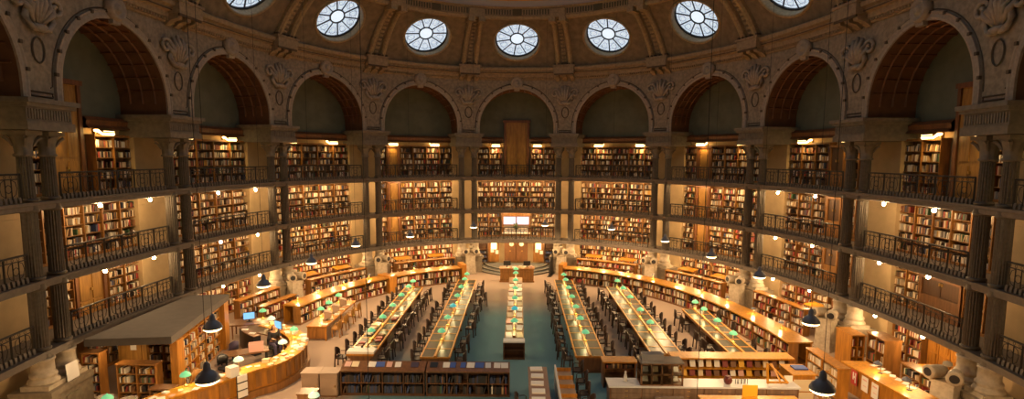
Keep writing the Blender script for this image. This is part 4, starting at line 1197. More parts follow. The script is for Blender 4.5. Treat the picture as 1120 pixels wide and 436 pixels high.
# low cabinets at bottom left with lamp
t = thing('dark_low_cabinet', 'small dark cabinet in front of the beige cabinets', 'cabinet', (-7.25, -4.2, 0))
mb().box(-.3, .3, 0, .5, 0, .95).build('cabinet_body', M_CAB2, t); mb().box(-.33, .33, -.03, .53, .95, 1.0).build('cabinet_top', M_CAB2, t)
t = thing('low_table', 'honey wood table carrying a pale lamp before the beige cabinets', 'table', (-6.55, -4.9, 0))
mb().box(-.45, .55, -.4, .4, .72, .78).build('table_top', M_HONEY, t)
for sx in (-.38, .48):
    for sy in (-.33, .33): mb().box(sx-.03, sx+.03, sy-.03, sy+.03, 0, .72).build('leg', M_HONEY, t)
lamp((-6.75, -4.75, .78), 'pale glass desk lamp on the honey table before the beige cabinets', M_SHADEB)

# ------------------------------------------------------------------ right foreground group
t = thing('drawer_cabinet', 'long low brown cabinet with pale top and drawers', 'cabinet', (7.05, -3.22, 0))
mb().box(-3.45, 3.45, 0, .72, 0.08, .94).build('cabinet_body', M_CAB2, t)
mb().box(-3.5, 3.5, -.05, .76, .94, 1.0).build('cabinet_top', M_GREYT, t)
mb().box(-3.4, 3.4, .04, .68, 0, .08).build('plinth', M_CAB, t)
M_DRAW = wood('drawer_front', (0.23, 0.145, 0.095), .4)
for i in range(6):
    for r in range(4):
        d = mb().box(-3.4+i*1.135, -3.4+i*1.135+1.1, -.03, 0, .12+r*.205, .12+r*.205+.19).build('drawer', M_DRAW, t)
        mb().box(-3.4+i*1.135+.5, -3.4+i*1.135+.6, -.05, -.03, .2+r*.205, .22+r*.205).build('drawer_pull', M_BRASS, d)
# glass display case
t = thing('glass_display_case', 'wooden framed glass display case standing on the pale cabinet top', 'display case', (5.5, -3.2, 1.002))
b = mb(); HC = .84; DC = .66
for x in (-.75, -.37, 0, .37, .75):
    for y in (0.03, DC): b.box(x-.03, x+.03, y-.03, y+.03, 0, HC)
for z in (0.0, .38, HC-.05):
    for y in (0.03, DC): b.box(-.78, .78, y-.03, y+.03, z, z+.05)
    for x in (-.75, .75): b.box(x-.03, x+.03, 0.03, DC, z, z+.05)
b.build('case_frame', M_CAB2, t)
mb().box(-.72, .72, .06, DC-.03, .02, .05).box(-.72, .72, .06, DC-.03, .395, .41).build('inner_shelf', M_CAB2, t)
mb().box(-.74, .74, DC-.02, DC, .05, HC-.05).build('back_panel', M_CAB2, t)
mb().box(-.72, .72, -.003, .004, .05, HC-.05).build('glass_front', M_GLASS, t)
mb().box(-.8, .8, -.03, DC+.05, HC, HC+.03).build('case_top', mat('smoked_top', (.16, .14, .13), .2, coat=.5), t)
for i in range(8):
    o = mb().box(-.12, .12, -.1, .1, 0, .02).build('exhibit_sheet', (M_WHITE, M_CREAM, M_BOOK[3], M_WHITE)[i % 4], None, (0, 0, 0)); o.location = (4.945+(i % 4)*.37, -2.85, 1.14 if i < 4 else 1.50); o.rotation_euler = (.9, 0, 0)
    tag(o, '%s exhibit propped on the %s level of the glass display case, %s from left' % (('white', 'cream', 'brown', 'white')[i % 4], 'lower' if i < 4 else 'upper', nth(i % 4)), 'exhibit', 'exhibits in the glass case')
o = mb().box(-.7, .1, 0, .35, 0, .22).build('glazed_box', mat('smoked_box', (.2, .2, .22), .15, coat=.5), None, (0, 0, 0)); o.location = (5.5, -2.95, 1.875); tag(o, 'grey glazed box resting on top of the glass display case', 'box')
# small statue figure on the grey top
t = thing('figurine', 'small white figurine on the pale cabinet top', 'figurine', (4.25, -2.75, 1.002))
mb().lathe([(.09, 0), (.09, .03), (.05, .05), (.07, .15), (.05, .25), (.03, .28), (.05, .33), (.03, .38), (.0, .39)], 10).build('figure', M_WHITE, t)
t = thing('small_bookcase', 'low honey-topped bookcase at the end of the pale cabinet', 'bookcase', (4.35, -1.05, 0))
b = mb().box(-.66, -.6, 0, .6, 0, 1.05).box(.6, .66, 0, .6, 0, 1.05).box(-.6, .6, .55, .6, 0, 1.05).box(-.6, .6, 0, .55, .4, .44); b.build('case_frame', M_CAB2, t)
mb().box(-.7, .7, -.04, .64, 1.05, 1.11).build('case_top', M_HONEY, t)
mb().box(-.6, .6, .02, .55, .78, .8).build('shelf', M_CAB2, t)
fill_shelf((3.8, -1.0), (4.9, -1.0), (0, 1), .805, .22, .25, [0, 0, 1, 4, 4, 1, 0, 2, 0, 0, 0, 1], None, .95, .04, .08)
# yellow-topped magazine rack
t = thing('magazine_rack', 'long yellow-topped magazine rack behind the pale cabinet', 'rack', (8.85, -1.0, 0))
b = mb().box(-2.35, -2.3, 0, .6, 0, 1.25).box(2.3, 2.35, 0, .6, 0, 1.25).box(-2.3, 2.3, .52, .57, 0, 1.25); b.build('case_frame', M_CAB2, t)
mb().box(-2.4, 2.5, -.12, .66, 1.25, 1.31).build('rack_top', M_GOLD, t)
mb().extrude([(.0, .80), (.5, .84), (.5, .87), (.0, .83)], -2.3, 2.3).build('shelf', M_GOLD, t)
mb().extrude([(-.08, .42), (.5, .46), (.5, .49), (-.08, .45)], -2.3, 2.3).build('shelf', M_GOLD, t)
for r in range(2):
    for i in range(14):
        m = rng.choice([M_WHITE, M_CREAM, M_BOOK[3], M_YEL, M_PINK, M_BOOK[5], M_WHITE])
        nm = {M_WHITE: 'white', M_CREAM: 'cream', M_BOOK[3]: 'brown', M_YEL: 'yellow', M_PINK: 'pink', M_BOOK[5]: 'dark red'}[m]
        o = mb().box(-.11, .11, 0, .02, 0, .28).build('magazine', m, None, (0, 0, 0)); o.location = (6.68+i*.33, -.90, .868 if r == 0 else .492); o.rotation_euler = (-.35, 0, 0)
        tag(o, '%s magazine on the %s shelf of the yellow-topped rack, %s from the left' % (nm, 'upper' if r == 0 else 'lower', nth(i)), 'magazine', 'magazines on the yellow-topped rack')
# wire book ends and red vase on grey top
t = thing('patterned_vase', 'dark red patterned pot on the pale cabinet top', 'pot', (8.0, -2.95, 1.002))
mb().lathe([(.08, 0), (.14, .06), (.16, .16), (.12, .26), (.09, .3)], 14).build('pot_body', mat('dark_red_glaze', (.16, .03, .025), .3, noise=.5, scale=14), t)
b = mb()
for i in range(4): b.tube([(8.28+i*.12, -2.95, 1.005), (8.28+i*.12, -2.95, 1.16), (8.31+i*.12, -2.95, 1.24), (8.36+i*.12, -2.95, 1.2), (8.36+i*.12, -2.95, 1.005)], .012, 5)
tag(b.build('wire_rack', M_BLACK, None, (8.28, -2.95, 1.0)), 'small black wire rack beside the dark red pot', 'rack')
t = thing('wooden_easel', 'yellow wooden book easel at the end of the pale cabinet', 'easel', (9.85, -2.85, 1.045))
b = mb()
for s in (-.25, .25): b.bar((s-.15, -.15, 0), (s*.3-.2, .25, .62), .06)
b.bar((-.2, .25, .6), (.35, -.15, .02), .07).bar((-.4, -.15, .05), (.3, -.15, .05), .06); b.build('easel_frame', M_GOLD, t)
tag(mb().box(-.16, .16, 0, .02, 0, .25).build('sheet', M_WHITE, None, (0, 0, 0)), 'white sheet leaning behind the yellow easel', 'paper').location = (10.32, -2.75, 1.005)
t = thing('yellow_cabinet', 'golden wood cabinet with a blue folder on its top', 'cabinet', (10.98, -2.6, 0))
mb().box(-.42, .42, 0, 1.05, 0, 1.2).build('cabinet_body', M_HONEY, t)
mb().box(-.45, .45, -.03, 1.08, 1.2, 1.25).build('cabinet_top', M_GOLD, t)
for r in range(2): mb().box(-.38, .38, -.02, 0, .1+r*.5, .55+r*.5).build('cream_panel', M_CREAM, t)
tag(mb().box(-.26, .26, -.2, .2, 0, .05).build('folder', M_BLUE, None, (0, 0, 0)), 'blue folder lying on the golden wood cabinet', 'folder').location = (11.1, -1.95, 1.255)
t = thing('yellow_table', 'bright yellow-topped table in front of the pale cabinet', 'table', (8.2, -4.45, 0))
mb().box(-1.65, 1.75, -.5, .42, .97, 1.03).build('table_top', M_GOLD, t)
for sx in (-1.55, 1.65):
    for sy in (-.4, .34): mb().box(sx-.04, sx+.04, sy-.04, sy+.04, 0, .97).build('leg', M_HONEY, t)
o = mb().box(-.26, .26, 0, .04, 0, .4).build('yellow_sign', M_YEL, None, (0, 0, 0)); o.location = (8.35, -4.1, 1.03); tag(o, 'yellow upright card on the yellow-topped table', 'card')
t = thing('grey_chair', 'dark padded chair back before the drawers of the pale cabinet', 'chair', (5.5, -4.3, 0))
mb().box(-.5, .5, .0, .08, .75, 1.05).build('backrest', mat('brown_pad', (.16, .11, .09), .6), t); mb().box(-.48, .48, -.5, 0.0, .42, .5).build('seat', M_CHAIRS, t)
for sx in (-.44, .44):
    mb().box(sx-.03, sx+.03, .0, .06, 0, .75).build('leg', M_CHAIR, t); mb().box(sx-.03, sx+.03, -.5, -.44, 0, .42).build('leg', M_CHAIR, t)

# ------------------------------------------------------------------ central foreground: sloped stand with white folders, cell desk
t = thing('folder_stand', 'long narrow brown stand carrying white folders', 'stand', (1.0, -5.6, 0))
mb().box(-.33, .33, 0, 4.5, .0, .8).build('stand_body', M_CAB2, t); mb().box(-.38, .38, -.05, 4.55, .8, .86).build('stand_top', mat('mauve_brown', (.24, .14, .11), .4), t)
for i in range(6):
    o = mb().box(-.24, .24, -.18, .18, 0, .05).build('white_folder', M_WHITE, None, (0, 0, 0)); o.location = (.95+.02*(i % 2), -1.35-i*.72, .865); o.rotation_euler = (0, 0, rng.uniform(-.05, .05))
    tag(o, 'white open folder, %s from the far end of the narrow brown stand' % nth(i), 'folder', 'white folders on the narrow stand')
t = thing('cell_desk', 'narrow desk divided into small tan cells beside the white folder stand', 'desk', (2.05, -5.4, 0))
mb().box(-.3, .3, 0, 4.3, .68, .74).build('desk_top', M_BEIGE, t)
b = mb().box(-.36, -.3, 0, 4.3, 0, .98); b.build('side_screen', M_GREYT, t)
for i in range(6): mb().box(-.3, .3, .0+i*.84, .05+i*.84, .45, .88).build('partition', M_HONEY, t)
mb().box(.26, .3, 0.05, 4.25, 0, .68).build('rear_panel', M_CAB2, t)
for i in range(4): chair((2.72+.04*(i % 2), -.3-i*1.15, 0), -PI/2+.1*(i-1), 'dark round-backed chair, %s from the far end beside the cell desk' % nth(i))
chair((.35, -3.6, 0), PI/2, 'dark round-backed chair on the left of the white folder stand')
chair((4.55, .15, 0), 2.8, 'dark round-backed chair behind the small honey-topped bookcase')
chair((7.5, .25, 0), 3.3, 'dark round-backed chair behind the yellow-topped rack')
chair((10.6, .2, 0), 2.9, 'dark round-backed chair near the golden cabinet and rightmost desk')
chair((-2.0, 11.4, 0), -1.2, 'lone dark chair standing in the aisle left of the central desk')

# ------------------------------------------------------------------ right side: box-file bookcase, counter with posters, ground cases
def box_case(x0, x1, y0, y1, h, rows, label, who, wts, facing, frame=M_HONEY, nsec=2, ctx=False, tm=(.06, .11)):
    """shelf unit whose shelves look along -x ('x'), +x ('X') or -y ('y')"""
    t = thing('shelf_unit', label, 'bookcase', ((x0+x1)/2, (y0+y1)/2, 0)); cx, cy = (x0+x1)/2, (y0+y1)/2
    q = lambda a, c, d, e, z, z2: mb().box(a-cx, c-cx, d-cy, e-cy, z, z2)
    b = mb()
    def add(a, c, d, e, z, z2): b.box(a-cx, c-cx, d-cy, e-cy, z, z2)
    add(x0, x1, y0, y1, 0, .08)
    if facing in 'xX':
        add(x0, x1, y0, y0+.05, .08, h); add(x0, x1, y1-.05, y1, .08, h)
        if facing == 'x': add(x1-.04, x1, y0+.05, y1-.05, .08, h)
        else: add(x0, x0+.04, y0+.05, y1-.05, .08, h)
        for i in range(1, nsec): y = y0+(y1-y0)*i/nsec; add(x0, x1, y-.02, y+.02, .08, h)
    else:
        add(x0, x0+.05, y0, y1, .08, h); add(x1-.05, x1, y0, y1, .08, h); add(x0+.05, x1-.05, y1-.04, y1, .08, h)
        for i in range(1, nsec): x = x0+(x1-x0)*i/nsec; add(x-.02, x+.02, y0, y1, .08, h)
    b.build('case_frame', frame, t)
    q(x0-.03, x1+.03, y0-.03, y1+.03, h, h+.05).build('case_top', frame, t)
    hh = (h-.08)/rows
    for r in range(rows):
        z = .08+hh*r
        if r:
            if facing == 'x': q(x0+.01, x1-.04, y0+.05, y1-.05, z-.025, z).build('shelf', frame, t)
            elif facing == 'X': q(x0+.04, x1-.01, y0+.05, y1-.05, z-.025, z).build('shelf', frame, t)
            else: q(x0+.05, x1-.05, y0+.01, y1-.04, z-.025, z).build('shelf', frame, t)
        for i in range(nsec):
            c = (who, 'F', None, rows-1-r, i) if ctx else None
            if facing == 'x': fill_shelf((x0+.04, y1-(y1-y0)*i/nsec-.06), (x0+.04, y1-(y1-y0)*(i+1)/nsec+.06), (1, 0), z+.005, hh-.06, min(.34, (x1-x0)*.8), wts, c, .95, *tm)
            elif facing == 'X': fill_shelf((x1-.04, y0+(y1-y0)*i/nsec+.06), (x1-.04, y0+(y1-y0)*(i+1)/nsec-.06), (-1, 0), z+.005, hh-.06, min(.34, (x1-x0)*.8), wts, c, .93, *tm)
            else: fill_shelf((x0+(x1-x0)*i/nsec+.06, y0+.04), (x0+(x1-x0)*(i+1)/nsec-.06, y0+.04), (0, 1), z+.005, hh-.06, min(.34, (y1-y0)*.8), wts, c, .93, *tm)
    return t
box_case(12.0, 12.42, -3.0, -.7, 1.6, 4, 'honey wood shelf unit of cream box files at the near end of the right counter', 'honey box-file shelf', BOXW, 'x', nsec=2, ctx=True)
rc = thing('poster_counter', 'honey wood counter with posters on its front, behind the box-file shelf', 'counter', (14.2, -4.5, 0))
b = mb(); pts = [(-.72, 3.8), (-.55, 1.8), (-.40, 0), (-.45, -2.2), (-.7, -4)]
poly = pts+[(x+.95, y) for x, y in reversed(pts)]
mb().prism(poly, 0.0, 1.04).build('counter_body', M_HONEY, rc)
mb().prism([(x-.05, y) for x, y in pts]+[(x+.98, y) for x, y in reversed(pts)], 1.04, 1.1).build('counter_top', M_GOLD, rc)
for i, (y, m, c, z) in enumerate(((-1.5, M_RED, 'red and white', .42), (-2.1, M_WHITE, 'white', .4), (-2.65, M_WHITE, 'white', .35))):
    x = 14.2+np.interp(y+4.5, [-4, -2.2, 0, 1.8, 3.8], [-.7, -.45, -.4, -.55, -.72])-.03
    t = thing('poster', '%s poster on the honey wood counter front, %s from the box-file shelf' % (c, nth(i)), 'poster', (x, y, z))
    mb().box(-.0, .012, -.2, .2, 0, .58).build('sheet', m, t)
    if i == 0:
        mb().box(-.006, -.001, -.12, -.05, .1, .5).box(-.006, -.001, .02, .09, .2, .5).box(-.006, -.001, -.05, .02, .28, .36).build('white_motif', M_WHITE, t)
    else: mb().box(-.006, -.001, -.12, .12, .42, .48).box(-.006, -.001, -.12, .08, .2, .23).build('printed_block', M_PINK, t)
for i, (x, y) in enumerate(((14.2, -2.0), (14.22, -3.6))):
    t = thing('arm_lamp', 'dark swing-arm lamp on the poster counter, %s one' % ('farther' if i == 0 else 'nearer'), 'lamp', (x, y, 1.1))
    mb().lathe([(.09, 0), (.09, .02), (.02, .03)], 10).build('lamp_base', M_BLACK, t); mb().tube([(0, 0, .02), (.0, .0, .42), (-.1, .0, .46)], .013, 5).build('lamp_arm', M_BLACK, t)
    mb().lathe([(.16, .36), (.14, .42), (.05, .47), (.02, .5)], 12, (-.12, 0, 0)).build('lamp_shade', M_ENAM, t); mb().lathe([(.01, .35), (.05, .37), (.03, .41)], 8, (-.12, 0, 0)).build('bulb', M_BULB, t)
    light(t, (-.12, 0, .33), 25, WARM, .05)
for i in range(7):
    o = mb().box(-.15, .15, -.1, .1, 0, .008).build('paper_sheet', M_WHITE, None, (0, 0, 0)); o.location = (14.5+rng.uniform(-.04, .05), -1.2-i*.36, 1.103); o.rotation_euler = (0, 0, rng.uniform(-1, 1))
    tag(o, 'white paper sheet on the poster counter, %s from its far end' % nth(i), 'paper', 'sheets on the poster counter')
box_case(15.0, 15.6, 1.3, 2.5, 1.5, 3, 'honey wood shelf unit of red and white books beneath the lowest gallery, farther of two', 'a', REDW, 'y', M_HONEY, 2, tm=(.035, .08))
box_case(15.5, 16.2, -.2, 1.0, 1.75, 3, 'oak shelf unit with open shelves beneath the lowest gallery, nearer of two', 'b', BOOKW, 'x', M_CASE, 2, tm=(.035, .08))
box_case(15.55, 16.0, -3.3, -1.2, 1.2, 3, 'low oak shelf unit of books behind the poster counter', 'c', REDW, 'x', M_CASE, 2, tm=(.035, .08))
t = thing('writing_table', 'small golden writing table beneath the lowest gallery, fourth right bay', 'table', (16.65, -1.4, 0))
mb().box(-.4, .4, -.7, .7, .95, 1.0).build('table_top', M_GOLD, t)
for sx in (-.34, .34):
    for sy in (-.62, .62): mb().box(sx-.03, sx+.03, sy-.03, sy+.03, 0, .95).build('leg', M_HONEY, t)
chair((15.9, .9-2.0+.5, 0), .3, 'dark round-backed chair beside the golden writing table') if False else None
chair((16.9, 1.6, 0), 2.2, 'dark round-backed chair beneath the lowest gallery near the oak shelf unit')

# ------------------------------------------------------------------ left side: kiosk
ki = thing('reading_kiosk', 'open wooden kiosk with flat grey roof under the left gallery', 'kiosk', (-14.4, .2, 0))
O = (-14.4, .2)
L_ = lambda x, y: (x-O[0], y-O[1])
roof = [L_(-15.75, -3.25), L_(-12.75, -2.85), L_(-13.95, 3.7), L_(-15.75, 3.4)]
mb().prism(roof, 2.30, 2.58).build('roof', M_ROOF, ki)
mb().prism([L_(-12.98, -2.62), L_(-12.72, -2.58), L_(-12.82, -2.0), L_(-13.08, -2.04)], 0, 2.30).build('corner_panel', M_HONEY, ki)
mb().prism([L_(-14.12, 3.0), L_(-13.86, 3.04), L_(-13.96, 3.6), L_(-14.2, 3.56)], 0, 2.30).build('corner_panel', M_HONEY, ki)
b = mb()
e = Vector((-13.92+12.85, 3.0+2.0, 0)).normalized()
def kp_(d, o): return L_(-12.97+e.x*(d*.97+.1)+e.y*o, -2.0+e.y*(d*.97+.1)-e.x*o)
mb().prism([kp_(0, -.32), kp_(5.0, -.32), kp_(5.0, -.36), kp_(0, -.36)], 0, 2.29).build('back_panel', M_CAB2, ki)
for i in range(6):
    d = i*1.0; mb().prism([kp_(d-.02, 0), kp_(d+.02, 0), kp_(d+.02, -.32), kp_(d-.02, -.32)], 0, 2.29).build('upright', M_HONEY, ki)
for r in range(6):
    z = .1+r*.4; mb().prism([kp_(0, 0), kp_(5, 0), kp_(5, -.32), kp_(0, -.32)], z-.03, z).build('shelf', M_HONEY, ki)
    if r < 5:
        for i in range(5):
            A = kp_(i+.04, -.03); C = kp_(i+.96, -.03)
            fill_shelf((A[0]+O[0], A[1]+O[1]), (C[0]+O[0], C[1]+O[1]), (-e.y, e.x), z+.005, .33, .26, BOOKW, ('kiosk', 'F', None, 4-r, i), .88, .035, .075)
mb().box(-1.35, -.2, -1.75, -1.6, 0, 2.3).box(-1.2, -.4, -1.78, -1.75, .2, 1.0).box(-1.2, -.4, -1.78, -1.75, 1.15, 2.15).build('door_panel', M_DOOR, ki)
tag(mb().box(-.12, .12, -.012, 0, 0, .3).build('notice_sheet', M_WHITE, None, (0, 0, 0)), 'white notice on the brown door panel under the kiosk roof', 'notice').location = (-15.1, -1.6+.0+.02, 1.6)
# cases inside and before the kiosk
box_case(-15.2, -13.8, -.7, -.3, 1.9, 5, 'tall oak book stack inside the kiosk', 'k', BOOKW, 'y', M_CASE, 2, tm=(.035, .08))
box_case(-14.85, -13.35, -2.95, -2.55, 1.5, 4, 'oak book stack at the front of the kiosk', 'tall kiosk stack', BOOKW, 'y', M_CASE, 2, ctx=True, tm=(.035, .07))
box_case(-13.0, -12.2, -3.9, -3.5, .95, 2, 'low dark book trolley shelf before the kiosk corner panel', 'l', BOOKW, 'y', M_CAB2, 1, tm=(.035, .08))
box_case(-16.2, -15.5, -2.9, -2.5, 1.9, 5, 'narrow oak book stack between pedestal and kiosk door', 'm', BOOKW, 'y', M_CASE, 1, tm=(.035, .08))
t = thing('kiosk_ceiling_lamp', 'glowing lamp panel under the grey kiosk roof', 'lamp', (-14.4, -.2, 2.26)); mb().box(-.5, .5, -.12, .12, 0, .03).build('lit_panel', M_LAMPW, t)
light(t, (0, 0, -.1), 40, WARM, .1); light(t, (-.6, -2.9, -.25), 30, WARM, .1)
for i, (x, y) in enumerate(((-14.3, -4.35), (-13.35, -4.5))):
    t = thing('upholstered_chair', 'pale upholstered chair before the kiosk, %s of two' % ('left' if i == 0 else 'right'), 'chair', (x, y, 0), .2)
    m = mat('pale_upholstery', (.36, .30, .26), .8)
    mb().box(-.26, .26, -.26, .26, .36, .48).build('seat', m, t)
    b = mb(); n = 9
    for j in range(n-1):
        a0, a1 = [math.radians(-80+160*q/(n-1)) for q in (j, j+1)]
        b.prism([(.29*math.sin(a0), .29*math.cos(a0)), (.29*math.sin(a1), .29*math.cos(a1)), (.23*math.sin(a1), .23*math.cos(a1)), (.23*math.sin(a0), .23*math.cos(a0))], .48, .88)
    b.build('backrest', m, t)
    for sx in (-.2, .2):
        for sy in (-.2, .2): mb().box(sx-.02, sx+.02, sy-.02, sy+.02, 0, .36).build('leg', M_CAB, t)
t = thing('side_table', 'small round table with a lamp between the pale chairs', 'table', (-13.8, -5.0, 0)); mb().lathe([(.3, .68), (.3, .72)], 20).build('table_top', M_CAB2, t); mb().lathe([(.2, 0), (.2, .03), (.03, .06), (.03, .68)], 12).build('pedestal_leg', M_CAB2, t)
lamp((-13.7, -5.0, .72), 'green glass desk lamp on the small round table before the kiosk')
o = mb().box(-.01, .01, -.3, .3, 0, .62).build('white_board', M_WHITE, None, (0, 0, 0)); o.location = W(-4.5, .1, -.56, PEDZ+.01); o.rotation_euler = (0, .08, PI/2-ring(-4.5)[2]); tag(o, 'white board leaning on the pedestal between the near left columns', 'board')
# near left: table with papers beneath gallery
t = thing('low_bookshelf', 'shelf with pale papers at the foot of the near left pilaster', 'shelf', (-17.2, -6.6, 0)); mb().box(-.5, .5, -.4, .4, 0, .9).build('shelf_body', M_CAB2, t); mb().box(-.53, .53, -.43, .43, .9, .94).build('shelf_top', M_CAB2, t)
tag(mb().box(-.3, .3, -.2, .2, 0, .1).build('paper_stack', M_WHITE, None, (0, 0, 0)), 'white paper stack on the shelf at the near left pilaster', 'papers').location = (-17.2, -6.6, .945)

# ------------------------------------------------------------------ circulation desk
curve = [(-12.3, -5.9), (-11.66, -4.62), (-10.75, -3.40), (-9.99, -2.15), (-9.45, -1.55), (-9.12, -.55), (-9.1, .4), (-9.4, 1.6), (-10.2, 2.75), (-11.3, 3.7), (-12.2, 4.2)]
def offset(c, d):
    out = []
    for i, p in enumerate(c):
        a = c[max(0, i-1)]; b_ = c[min(len(c)-1, i+1)]; t_ = Vector((b_[0]-a[0], b_[1]-a[1])).normalized()
        out.append((p[0]-t_.y*d, p[1]+t_.x*d))
    return out
def refine(c, n=4):
    out = []
    for i in range(len(c)-1):
        p0 = Vector(c[max(0, i-1)]); p1 = Vector(c[i]); p2 = Vector(c[i+1]); p3 = Vector(c[min(len(c)-1, i+2)])
        for j in range(n):
            t_ = j/n; out.append(tuple(.5*((2*p1)+(p2-p0)*t_+(2*p0-5*p1+4*p2-p3)*t_*t_+(3*p1-p0-3*p2+p3)*t_**3)))
    out.append(c[-1]); return out
cur = refine(curve)
cq = thing('circulation_desk', 'big curved wooden circulation desk covered with papers and lamps', 'desk', (-10.5, -.5, 0))
def band(d0, d1, z0, z1):
    a = offset(cur, d0); c = offset(cur, d1); b = mb(); vs = []; fs = []
    for p, q in zip(a, c):
        for x, y, z in ((p[0], p[1], z0), (p[0], p[1], z1), (q[0], q[1], z1), (q[0], q[1], z0)): vs.append((x+10.5, y+.5, z))
    for i in range(len(a)-1):
        for j in range(4): fs.append((4*i+j, 4*i+(j+1) % 4, 4*i+4+(j+1) % 4, 4*i+4+j))
    fs += [(0, 1, 2, 3), (4*len(a)-1, 4*len(a)-2, 4*len(a)-3, 4*len(a)-4)]
    return b.add(vs, fs)
band(-.06, .7, 1.0, 1.06).build('desk_top', M_GOLD, cq)
band(0, .06, .1, 1.0).build('desk_front', M_HONEY, cq)
band(-.12, .06, 0, .28).build('footing', M_CASE, cq)
band(.1, .8, .68, .72).build('work_shelf', M_CASE, cq)
oc = offset(cur, -.015); 
for i in range(0, len(oc)-1, 2):
    p, q = Vector((*oc[i], 0)), Vector((*oc[min(i+1, len(oc)-1)], 0))
    d = (q-p)
    if d.length < .1: continue
    b = mb(); nrm = Vector((d.y, -d.x, 0)).normalized()*.02
    a_, c_ = p+d*.0, p+d*.95
    vs = [(v.x+10.5, v.y+.5, z) for v in (a_, c_, c_+nrm, a_+nrm) for z in (.36, .92)]
    b.add(vs, [(0, 1, 3, 2), (2, 3, 5, 4), (4, 5, 7, 6), (6, 7, 1, 0), (0, 2, 4, 6), (1, 7, 5, 3)]); b.build('front_panel', M_CASE, cq)
inn = offset(cur, .32)
def on_desk(s): 
    i = min(len(inn)-1, int(s*(len(inn)-1))); return inn[i]
for i, (x, y) in enumerate(((-13.25, 5.7), (-11.75, 3.35), (-10.0, 1.7), (-9.75, -.1), (-10.6, -2.2), (-11.75, -3.75))):
    zb = 1.06
    if i == 0: zb = 0.78
    lamp((x, y, zb), 'pale green glass lamp on the circulation desk, %s from its far end' % nth(i), M_SHADEB if i in (1, 3, 4) else M_SHADE)
spots = [(x, y, .22) for x, y in ((-13.25, 5.7), (-11.75, 3.35), (-10.0, 1.7), (-9.75, -.1), (-10.6, -2.2), (-11.75, -3.75), (-11.15, 2.7))]+[(-10.32, -2.55, .55)]
n_ = 0
for tr in range(1400):
    if n_ >= 64: break
    d_ = rng.choice((.1, .3, .48)); ii = rng.randrange(2, len(cur)-2); p = offset(cur, d_)[ii]; q = (p[0]+rng.uniform(-.05, .05), p[1]+rng.uniform(-.05, .05))
    r_ = rng.choice((.13, .15, .165))
    if any((q[0]-x)**2+(q[1]-y)**2 < (r_+r0)**2 for x, y, r0 in spots): continue
    spots.append((q[0], q[1], r_))
    m = rng.choice([M_WHITE, M_WHITE, M_CREAM, M_WHITE, M_PINK]); nm = {M_WHITE: 'white', M_CREAM: 'cream', M_PINK: 'pink'}[m]
    o = mb().box(-r_*.78, r_*.78, -r_*.6, r_*.6, 0, rng.choice((.01, .05, .14))).build('paper_stack', m, None, (0, 0, 0)); o.location = (q[0], q[1], 1.063); o.rotation_euler = (0, 0, rng.uniform(0, 3))
    o['order'] = ii+d_
    tag(o, None, 'papers', 'papers on the circulation desk'); n_ += 1
ps = sorted([o for o in COL.objects if o.name.startswith('paper_stack') and 'order' in o], key=lambda o: o['order'])
for i, o in enumerate(ps):
    nm = o.data.materials[0].name.split('_')[0]
    tag(o, '%s paper stack on the curved circulation desk, %s from its near end' % (nm, nth(i))); del o['order']
# leaflet rack hanging on the desk front
t = thing('leaflet_rack', 'hanging rack of white leaflets on the circulation desk front', 'rack', (-10.20, -2.84, 0), .99)
mb().box(-.2, .2, -.03, .0, .22, 1.12).build('rack_back', M_BLACK, t)
for i in range(3): mb().box(-.19, .19, -.09, -.05, .28+i*.3, .52+i*.3).build('white_leaflets', M_WHITE, t)
mb().box(-.34, .0, .1, .45, 1.065, 1.45).build('brochure_block', M_WHITE, t)
# inner desks with monitors
inner = thing('staff_table', 'dark staff table inside the circulation desk', 'table', (-11.75, .75, 0), .5)
mb().box(-.9, .9, -.4, .4, .72, .77).build('table_top', M_CAB2, inner)
for sx in (-.8, .8):
    for sy in (-.32, .32): mb().box(sx-.03, sx+.03, sy-.03, sy+.03, 0, .72).build('leg', M_BLACK, inner)
t = thing('cardboard_box', 'pale open box on the staff table', 'box', (-11.35, .85, .771), .4)
b = mb().box(-.3, .3, -.2, -.18, 0, .34).box(-.3, .3, .18, .2, 0, .34).box(-.3, -.28, -.18, .18, 0, .34).box(.28, .3, -.18, .18, 0, .34).box(-.28, .28, -.18, .18, 0, .02); b.build('box_walls', M_PINK, t)
for x, y, rz, nm in ((-13.75, 5.2, .5, 'beside the far end of the circulation desk'), (-11.15, 2.7, -.6, 'on the inner edge of the circulation desk')):
    z = 1.06 if x > -12 else .76
    t = thing('monitor', 'computer monitor with bright blue screen '+nm, 'monitor', (x, y, z), rz)
    mb().box(-.13, .13, -.09, .09, 0, .02).box(-.03, .03, .0, .04, .02, .16).build('monitor_stand', M_BLACK, t); h_ = mb().box(-.28, .28, -.01, .03, .12, .5).build('screen_housing', M_BLACK, t)
    mb().box(-.26, .26, -.014, -.01, .14, .48).build('screen', M_SCREEN, h_)
t = thing('back_table', 'wooden table behind the circulation desk carrying a lamp and a monitor', 'table', (-13.6, 5.3, 0), .3)
mb().box(-1.0, 1.0, -.6, .6, .71, .76).build('table_top', M_CAB2, t)
for sx in (-.9, .9):
    for sy in (-.5, .5): mb().box(sx-.03, sx+.03, sy-.03, sy+.03, 0, .71).build('leg', M_CAB2, t)
t = thing('dark_counter', 'dark curved inner counter behind the seated person', 'counter', (-12.6, 2.6, 0))
pts = refine([(-.95, 1.15), (-.45, .45), (0, 0), (.5, -.4)], 5)
poly = pts+list(reversed(offset(pts, .34)))
mb().prism(poly, 0, .9).build('counter_body', M_BLACK, t); mb().prism(poly, .9, .94).build('counter_top', M_CAB2, t)
